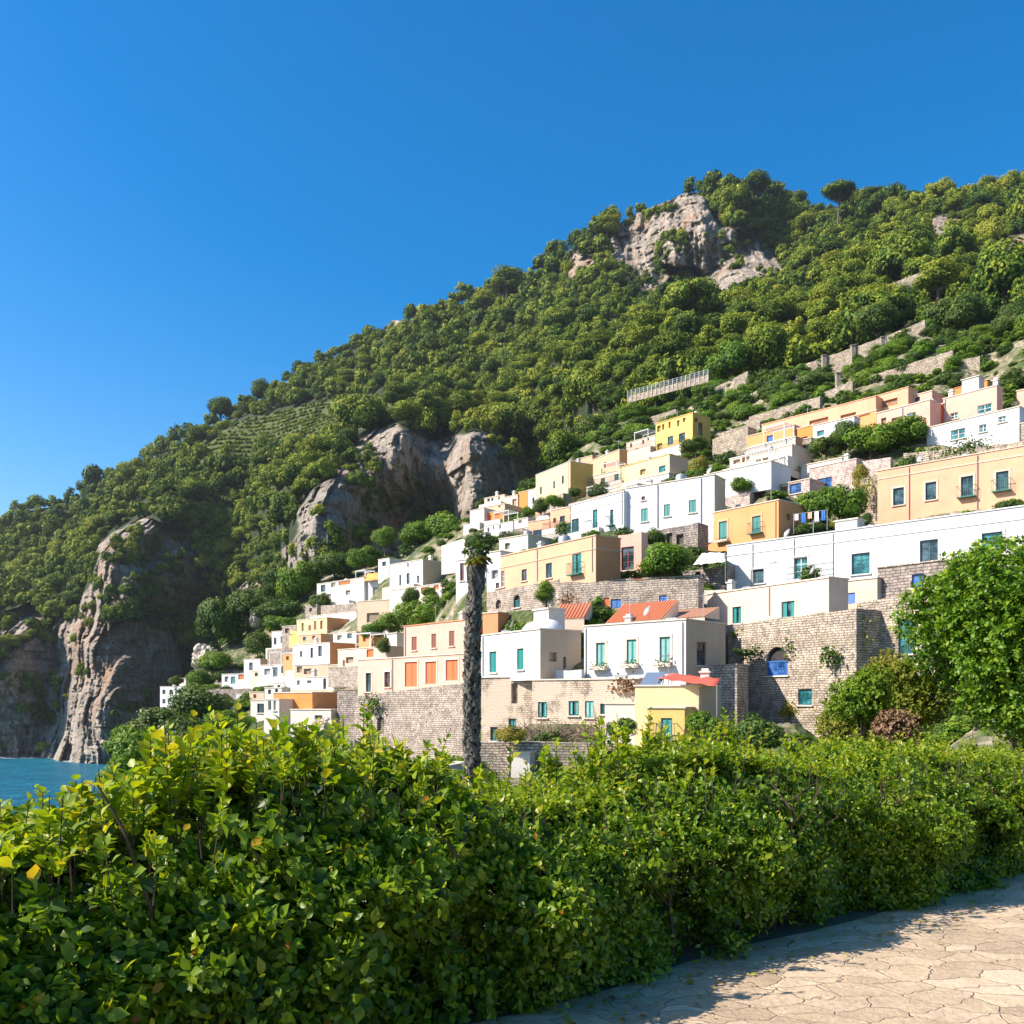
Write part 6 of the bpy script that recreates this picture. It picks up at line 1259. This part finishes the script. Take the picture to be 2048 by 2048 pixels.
# ---------------------------------------------------------------- small things on and around the houses
rr = random.Random(31)
def roofbits(key, items):
    h = HOUSES[key]; W, D, H_ = h['W'], h['D'], h['H']; root = h['root']; z = H_ - .3
    for kind, fx, fy in items:
        x, y = W * fx, max(.7, D * fy)
        if kind == 'c': MB().box(x - .25, x + .25, y - .2, y + .2, z, z + 1.1).box(x - .33, x + .33, y - .28, y + .28, z + 1.103, z + 1.2).box(x - .2, x + .2, y - .15, y + .15, z + 1.203, z + 1.36).build('chimney', OLDWHITE, root)
        if kind == 't': MB().lathe([(.01, z + .2), (.55, z + .2), (.57, z + .5), (.57, z + 1.1), (.5, z + 1.3), (.15, z + 1.38), (.15, z + 1.45), (.01, z + 1.46)], x, y, 16).build('water_tank', GREYM, root, True)
        if kind == 'a':
            m = MB().tube([(x, y, z), (x, y, z + 2.3)], .025, 5).tube([(x - .5, y, z + 2.1), (x + .5, y, z + 2.1)], .014, 4)
            for q in range(7): m.tube([(x - .45 + q * .15, y - .25 + q * .015, z + 2.1), (x - .45 + q * .15, y + .25 - q * .015, z + 2.1)], .009, 4)
            m.build('antenna', GREYM, root)
        if kind == 'd':
            m = MB(); m.tube([(x, y, z), (x, y, z + .9)], .03, 5); n0 = len(m.v); c = Vector((x, y - .12, z + 1.05)); ax = Vector((-.5, -.75, .45)).normalized(); u = ax.cross(Vector((0, 0, 1))).normalized(); v = ax.cross(u)
            for i, (q, dd) in enumerate(((.02, 0), (.2, .03), (.38, .12))):
                for s in range(14): w = s / 14 * 6.283; m.v.append(tuple(c + ax * dd + (u * math.cos(w) + v * math.sin(w)) * q))
            for i in range(2):
                for s in range(14): A, r_ = n0 + i * 14, (s + 1) % 14; m.f.append((A + s, A + r_, A + 14 + r_, A + 14 + s))
            m.tube([c, c + ax * .42], .012, 4); m.build('satellite_dish', GREYM, root)
        if kind == 'b': MB().box(x - .9, x + .9, y - .7, y + .7, z, z + 1.9).box(x - 1.0, x + 1.0, y - .8, y + .8, z + 1.903, z + 2.0).box(x - .35, x + .35, y - .73, y - .703, z, z + 1.6).build('stair_head', OLDWHITE, root)
        if kind == 'g': MB().lathe([(1.1, z), (1.1, z + .3), (1.0, z + .65), (.75, z + .95), (.4, z + 1.12), (.01, z + 1.18)], x, y, 18).build('dome', WHITE, root, True)
        if kind == 'p':
            m = MB()
            for a, b in ((-1.4, -1), (1.4, -1), (1.4, 1), (-1.4, 1)): m.box(x + a - .04, x + a + .04, y + b - .04, y + b + .04, z, z + 2.1)
            m.box(x - 1.5, x + 1.5, y - 1.08, y - 1.0, z + 2.103, z + 2.2).box(x - 1.5, x + 1.5, y + 1.0, y + 1.08, z + 2.103, z + 2.2)
            for q in range(9): m.box(x - 1.45 + q * .35, x - 1.39 + q * .35, y - 1.15, y + 1.15, z + 2.203, z + 2.26)
            m.build('pergola', WOODW, root)
        if kind == 'v': MB().box(x - .4, x + .4, y - .16, y + .16, z, z + .6).lathe([(.22, z + .31), (.22, z + .32)], x, y - .17).build('air_conditioner', GREYM, root)
        if kind == 'r': railing(root, .1, W - .1, .12, H_ + .09, .8, IRON)
for k, it in {'B1': [('v', .78, .25), ('c', .12, .8), ('a', .9, .7), ('a', .3, .4), ('d', .6, .15)], 'C2': [('a', .5, .6), ('v', .3, .4), ('d', .85, .3), ('c', .12, .6)], 'B8': [('a', .3, .6), ('c', .85, .7)], 'B2': [('v', .8, .5)], 'B3': [('g', .55, .6), ('g', .8, .5), ('v', .3, .2), ('b', .66, .75), ('d', .38, .3)], 'B10': [('a', .8, .5), ('c', .3, .6), ('t', .55, .6)], 'C1': [('c', .1, .7), ('v', .26, .6), ('a', .2, .6), ('t', .36, .7), ('c', .45, .7), ('d', .16, .3), ('v', .06, .3), ('b', .3, .7)],
              'C4': [('c', .3, .6), ('a', .7, .6)], 'C5': [('c', .1, .7), ('d', .18, .2), ('v', .25, .3), ('a', .42, .5), ('c', .3, .7), ('a', .2, .5), ('t', .35, .5)], 'C6': [('c', .7, .7)], 'D1a': [('b', .7, .7), ('a', .3, .6), ('c', .12, .8)], 'D1b': [('c', .2, .6), ('d', .9, .5), ('t', .55, .7)],
              'D2': [('c', .5, .6), ('c', .85, .6)], 'D3': [('c', .4, .6), ('a', .8, .6)], 'D4': [('c', .7, .6), ('t', .4, .6)], 'D5': [('a', .3, .6), ('c', .8, .6)], 'D6': [('p', .3, .5), ('c', .8, .6)], 'D7h': [('p', .5, .5)], 'D7k': [('v', .2, .3), ('t', .5, .5), ('v', .8, .3), ('r', 0, 0)], 'D7i': [('r', 0, 0)],
              'E1': [('c', .2, .6), ('c', .5, .6), ('c', .75, .6), ('a', .3, .6)], 'E6': [('c', .2, .6), ('c', .8, .6)], 'E8': [('c', .1, .5), ('c', .92, .6), ('b', .5, .6)], 'E9': [('t', .5, .6), ('v', .8, .4)], 'E3': [('p', .6, .5)], 'E12': [('v', .3, .5), ('p', .7, .6)], 'E11': [('c', .5, .5)],
              'A1': [('c', .3, .5), ('p', .7, .5)], 'A2': [('c', .8, .5), ('a', .3, .5)], 'A7': [('c', .3, .5), ('a', .7, .5)], 'A9': [('c', .5, .5), ('b', .8, .5)], 'A10': [('p', .5, .5)], 'A11': [('t', .75, .4), ('c', .3, .5)], 'A13': [('c', .3, .5), ('b', .7, .5)], 'A14': [('p', .3, .5), ('b', .8, .5)], 'A5b': [('c', .2, .5), ('b', .7, .4)], 'B5u': [('c', .8, .6), ('a', .4, .5)], 'D8': [('c', .8, .5), ('p', .3, .4)], 'D7a': [('c', .5, .5)], 'D7c': [('c', .5, .5)]}.items(): roofbits(k, it)
# red tiled lean-to roofs behind the white houses
def tiled_roof(label, c, x0, x1, y0, y1, d, ang, depth, rise, mat):
    a, b = P(*cn(c, x0, y1), d), None; A = R(ang); k = kx(cn(c, x1, 0)[0]); W = (k * d - a.x) / (math.cos(A) + k * math.sin(A))
    root = empty('tiled_roof', a, -A); tag(root, label, 'tiled roof'); m = MB(); n = int(W / .24)
    for i in range(n):
        x = W * i / n; w = W / n
        for s in range(5):
            t0, t1 = math.pi * s / 5, math.pi * (s + 1) / 5; m.quad((x + w / 2 - math.cos(t0) * w * .42, 0, math.sin(t0) * .09 + .02), (x + w / 2 - math.cos(t1) * w * .42, 0, math.sin(t1) * .09 + .02), (x + w / 2 - math.cos(t1) * w * .42, depth, rise + math.sin(t1) * .09), (x + w / 2 - math.cos(t0) * w * .42, depth, rise + math.sin(t0) * .09))
    m.build('tiles', mat, root)
    MB().quad((0, 0, 0), (W, 0, 0), (W, depth, rise), (0, depth, rise)).quad((0, .02, -1.2), (W, .02, -1.2), (W, .02, -.01), (0, .02, -.01)).quad((W, 0, 0), (W, depth, 0), (W, depth, rise), (W, 0, 0)).build('roof_deck', CREAM, root)
REDT = paint('red orange roof tiles', (.56, .17, .07), .75, 0, .35, 5)
tiled_roof('long red tiled lean-to roof above the white house with three shutters', 'B', 1160, 1520, 565, 638, 63.5, 42, 2.2, 1.5, REDT)
tiled_roof('short red tiled roof between the two white houses', 'B', 812, 1025, 555, 612, 66, 22, 2.0, 1.3, REDT)
tiled_roof('terracotta tiled roof right of the long red roof', 'B', 1530, 1800, 570, 615, 62, 42, 2.0, .8, paint('dull terracotta tiles', (.55, .28, .16), .8, 0, .4, 5))
# red awning on the roof of the cream house
def awning(label, c, pts, d, mat, posts=True, name='awning', cat='awning', sag=.12):
    P4 = [P(*cn(c, x, y), dd) for x, y, dd in pts]; o = P4[0]; root = empty(name, (o.x, o.y, o.z - 1.6)); tag(root, label, cat); m = MB(); n = 8; g = []
    off = Vector((o.x, o.y, o.z - 1.6))
    for i in range(n + 1):
        for j in range(n + 1):
            u, v = i / n, j / n; p = P4[0].lerp(P4[1], u).lerp(P4[3].lerp(P4[2], u), v); p = p - Vector((0, 0, sag * math.sin(math.pi * v) * math.sin(math.pi * u) - .04 * math.sin(u * 19))); g.append(tuple(p - off))
    m.v = g; m.f = [(i * (n + 1) + j, (i + 1) * (n + 1) + j, (i + 1) * (n + 1) + j + 1, i * (n + 1) + j + 1) for i in range(n) for j in range(n)]
    f = m.build('fabric', mat, root, True); md = f.modifiers.new('thick', 'SOLIDIFY'); md.thickness = .03
    if posts:
        pm = MB()
        for p in P4: q = p - off; pm.tube([(q.x, q.y, q.z - 1.7), (q.x, q.y, q.z + .02)], .03, 5)
        pm.build('pole', GREYM, root)
REDF = paint('red awning cloth', (.66, .10, .055), .8, 0, .25, 3); WHF = paint('white canopy cloth', (.78, .77, .74), .8, 0, .2, 3); ORF = paint('orange awning cloth', (.80, .30, .06), .8, 0, .2, 3)
awning('faded red awning spread over the cream house roof', 'B', [(1500, 985, 50.0), (1880, 1035, 46.0), (1905, 985, 50.5), (1590, 955, 54)], 50, REDF)
awning('white cloth canopy bulging at the end of the long white house', 'C', [(18, 520, 74), (205, 500, 71), (205, 450, 74), (70, 452, 77)], 74, WHF, name='canopy', cat='canopy', sag=-.35)
awning('orange awning on the white and pink house', 'A', [(1380, 362, 155), (1535, 345, 152), (1530, 305, 155), (1400, 312, 158)], 155, ORF, sag=-.5)
awning('yellow awning below the pale yellow house', 'A', [(905, 700, 148), (1075, 730, 140), (1075, 700, 143), (905, 680, 150)], 145, paint('yellow awning cloth', (.72, .52, .08), .8, 0, .2, 3))
awning('cream cloth shade behind the cream peach house', 'D', [(600, 1020, 122), (700, 1010, 119), (690, 985, 122), (630, 990, 125)], 122, WHF)
# blue panel on the cream house roof
p = P(*cn('B', 1375, 1045), 50.3); bp = empty('blue_panel', p, R(-26)); tag(bp, 'tilted blue panel at the roof corner of the cream house', 'panel')
MB().quad((0, 0, 0), (1.2, 0, 0), (1.35, .7, .85), (.25, .7, .85)).quad((1.35, .7, .82), (.25, .7, .82), (0, 0, -.03), (1.2, 0, -.03)).build('surface', paint('blue grey panel', (.12, .17, .25), .3), bp)
MB().tube([(.2, .6, -.5), (.25, .68, .82)], .03).tube([(1.1, .6, -.5), (1.3, .68, .82)], .03).tube([(0, .02, -.5), (0, .02, 0)], .03).tube([(1.2, .02, -.5), (1.2, .02, 0)], .03).build('leg', GREYM, bp)
# drainpipe down the tall stone wall
a, b = P(*cn('C', 210, 885), 61.6), P(*cn('C', 214, 1420), 60.5); a.x, a.y = b.x, b.y
dp = MB().tube([a, b], .10, 8)
for t in (.1, .35, .6, .85): q = a.lerp(b, t); dp.tube([q + Vector((0, 0, .05)), q - Vector((0, 0, .05))], .14, 8)
tag(dp.build('drainpipe', IRON), 'thin black drainpipe running down the tall stone wall', 'drainpipe')
# iron terrace fences and balconies
def rail_thing(label, c, x0, y0, x1, y1, d0, d1, h, mat, name='railing'):
    a, b = P(*cn(c, x0, y0), d0), P(*cn(c, x1, y1), d1); L = (b - a).xy.length; root = empty(name, a, math.atan2(b.y - a.y, b.x - a.x)); tag(root, label, 'railing'); s = (b.z - a.z) / L
    n = int(L / .16); bm_, po = MB(), MB()
    for i in range(n + 1): x = L * i / n; po.tube([(x, 0, s * x), (x, 0, s * x + h)], .014, 4)
    for q in (.08, h * .5, h): bm_.tube([(0, 0, q), (L, 0, q + s * L)], .022, 5)
    bm_.build('rail', mat, root); po.build('baluster', mat, root)
rail_thing('green iron railing of the terrace before the long white house', 'C', 560, 610, 830, 580, 69.5, 65.3, .95, GREENIRON)
rail_thing('dark iron terrace railing in front of the glazed black door', 'D', 640, 1195, 865, 1160, 107, 98.5, 1.1, IRON)
rail_thing('thin iron railing above the small cream houses', 'D', 1300, 470, 1445, 425, 144, 139, 1.1, IRON)
rail_thing('iron railing on the stone terrace under the pale yellow house', 'D', 900, 870, 1200, 790, 124, 116, 1.1, IRON)
# dry branches heaped over the low wall beneath the teal windows
g = random.Random(3); br = MB(); o = P(*cn('B', 860, 1390), 54.5)
for i in range(170):
    s = Vector((g.uniform(-2.6, 2.6), g.uniform(-.8, .8), g.uniform(-.2, .6))); w = Vector((g.uniform(-1, 1), g.uniform(-.5, .3), g.uniform(.1, .9))).normalized() * g.uniform(.6, 1.7); br.tube([s, s + w * .5 + Vector((0, 0, g.uniform(-.1, .15))), s + w], [.03, .02, .007], 4, False)
bo = br.build('brushwood', paint('dry grey branches', (.25, .18, .13), .95, 0, .5, 9)); bo.location = o; tag(bo, 'tangled heap of dry branches under the small teal windows', 'branches')
# rock over the ravine
def rock(label, nx, ny, w, h, d, seed):
    import bmesh
    b = bmesh.new(); bmesh.ops.create_icosphere(b, subdivisions=5, radius=1); V = np.array([v.co[:] for v in b.verts]); f = 1 + .5 * np.abs(fbm(V[:, 0] * 1.7, V[:, 1] * 1.7, V[:, 2] * 1.2 + seed, 5, seed)) + .2 * fbm(V[:, 0] * 5, V[:, 1] * 5, V[:, 2] * 3, 3, seed) - .15; W = w / 4 / FPX * d; Hh_ = h / 4 / FPX * d
    for v, q in zip(b.verts, f): v.co = (v.co.x * q * W, v.co.y * q * W, v.co.z * q * Hh_)
    me = bpy.data.meshes.new('rock'); b.to_mesh(me); o = link('rock', me, ROCK); o.location = P(nx, ny, d); tag(o, label, 'rock')
ROCK = plaster('weathered limestone', (.50, .42, .33), .8, (.12, .1, .07))
rock('small pale rock outcrop under the big pine like tree', 412, 1318, 56, 60, 172, 3)
rock('second pale rock half hidden by bushes near the ravine', 512, 1240, 26, 30, 176, 5)
rock('dark boulder below the bright orange house', 650, 1462, 70, 50, 80, 9)
# rooftop plants and laundry give life to the terraces
def laundry(label, c, x, y, d, n):
    p = P(*cn(c, x, y), d); root = empty('washing_line', (p.x, p.y, p.z - 1.7), R(-40)); tag(root, label, 'washing line'); L = n * .6
    MB().tube([(0, 0, 0), (0, 0, 1.8)], .03).tube([(L, 0, 0), (L, 0, 1.8)], .03).tube([(0, 0, 1.75), (L, 0, 1.75)], .01).build('line', GREYM, root)
    for i in range(n):
        m = MB(); x0, w, h = i * .6 + .06, rr.uniform(.35, .5), rr.uniform(.5, 1.0)
        for j in range(4): m.quad((x0 + w * j / 4, .03 * (j % 2), 1.74), (x0 + w * (j + 1) / 4, .03 * ((j + 1) % 2), 1.74), (x0 + w * (j + 1) / 4, .06 * ((j + 1) % 2), 1.74 - h), (x0 + w * j / 4, .06 * (j % 2), 1.74 - h))
        m.build('cloth', [WOODW, BLUEP, PINK][i % 3], root)
laundry('washing hung out beside the orange house', 'C', 600, 230, 80, 5)

def pipe(key, fx, mat=GREYM):
    h = HOUSES[key]; x = h['W'] * fx; MB().tube([(x, -.06, 0), (x, -.06, h['H'] - .15)], .045, 6).tube([(x, -.06, h['H'] - .15), (x, .02, h['H'] - .1)], .045, 6).build('drainpipe', mat, h['root'])
for k, fx in [('C1', .085), ('C1', .215), ('C1', .33), ('C5', .15), ('C5', .45), ('B1', .02), ('B1', .97), ('B3', .04), ('B10', .42), ('B10', .97), ('D1b', .86), ('D1b', .38), ('D1a', .97), ('C2', .55), ('C4', .97), ('B5l', .36), ('B5u', .03), ('D2', .96), ('D4', .05), ('E6', .5), ('E8', .04), ('B8', .97)]: pipe(k, fx, OLDWHITE if k in ('C1', 'B1') else GREYM)
def creeper(label, c, x, y, w, h, d, mat, n, seed):
    g = np.random.default_rng(seed); p = P(*cn(c, x, y), d); s = 1 / CROPS[c][2] / 2 / FPX * d; W, H_ = w * s, h * s
    q = g.normal(size=(n, 3)) * [W * .5, .12, H_ * .42]; k = fbm(q[:, 0] / W * 3, q[:, 2] / H_ * 3, 0, 3, seed) > -.15; q = q[k]; a = R(-45); q2 = np.c_[q[:, 0] * math.cos(a), q[:, 0] * math.sin(a) * .8 + q[:, 1], q[:, 2]]
    o = empty('creeper', (p.x, p.y, p.z)); tag(o, label, 'creeper'); leaves('foliage', q2, g.normal(size=(len(q), 3)) + [0, -.3, -.8], g.normal(size=(len(q), 3)) * .5 + [-.5, -.7, .4], .16 + .1 * g.random(len(q)), g.random(len(q)) * .8, mat, o, 1.1, True)
    MB().tube([(0, .05, -H_ * .9), (.1, .05, 0), (-.05, .05, H_ * .4)], [.04, .03, .015], 5).build('stem', DARKBARK, o)
for a in [('dry moss creeper along the top of the tall stone wall', 'C', 330, 905, 150, 34, 60.6, AUTUMNL, 420), ('dark ivy patch right of the arched blue window', 'C', 600, 1020, 70, 70, 57, BUSHL, 240), ('rusty ivy patch in the middle of the tall stone wall', 'C', 800, 1045, 70, 60, 54, BUSHL, 260), ('vine trailing down beside the stone wall step', 'C', 985, 900, 40, 130, 53.5, AUTUMNL, 300),
          ('yellow tuft growing from the tall stone wall foot', 'C', 575, 1360, 60, 60, 57, AUTUMNL, 200), ('brown creeper left of the arched blue window', 'C', 320, 1030, 110, 40, 59.4, BUSHL, 260), ('creeper under the small orange door', 'B', 1330, 470, 160, 60, 69.4, BUSHL, 420), ('creeper at the left end of the long stone wall', 'B', 920, 500, 90, 90, 69.8, BROWNL, 380),
          ('ivy hanging from the wall under the pink house near the palm', 'B', 150, 1120, 60, 120, 75, BUSHL, 380), ('ivy growing over the high stone wall left end', 'A', 1420, 1150, 120, 70, 79, BUSHL, 380), ('dry creeper on the plastered stone house front', 'B', 1290, 1020, 120, 60, 54.5, BROWNL, 300), ('flowering plants on the wall top by the orange red doors', 'A', 1880, 1030, 90, 30, 77, BRIGHTL, 220),
          ('creeper over the long stone terrace wall', 'E', 1480, 640, 200, 60, 86, BUSHL, 500), ('second creeper further right on the long stone terrace wall', 'E', 1640, 610, 120, 60, 82.5, BUSHL, 380), ('creeper at the wall corner between pinkish stone house and peach house', 'E', 1010, 860, 60, 130, 88.5, AUTUMNL, 380)]: creeper(*a, seed=int(a[2]))
# ---------------------------------------------------------------- sea air that pales the far slopes
m = bpy.data.materials.new('haze air'); m.use_nodes = True; n, l = m.node_tree.nodes, m.node_tree.links; n.remove(n['Principled BSDF'])
pv_ = n.new('ShaderNodeVolumePrincipled'); pv_.inputs['Color'].default_value = (.80, .88, 1, 1); pv_.inputs['Density'].default_value = .00006; pv_.inputs['Anisotropy'].default_value = .2
l.new(pv_.outputs[0], n['Material Output'].inputs['Volume'])
tag(MB().box(-6010, 6010, -610, 6010, -75, 330).build('haze', m), 'thin pale sea haze over the bay and the mountain', 'haze', kind='stuff')
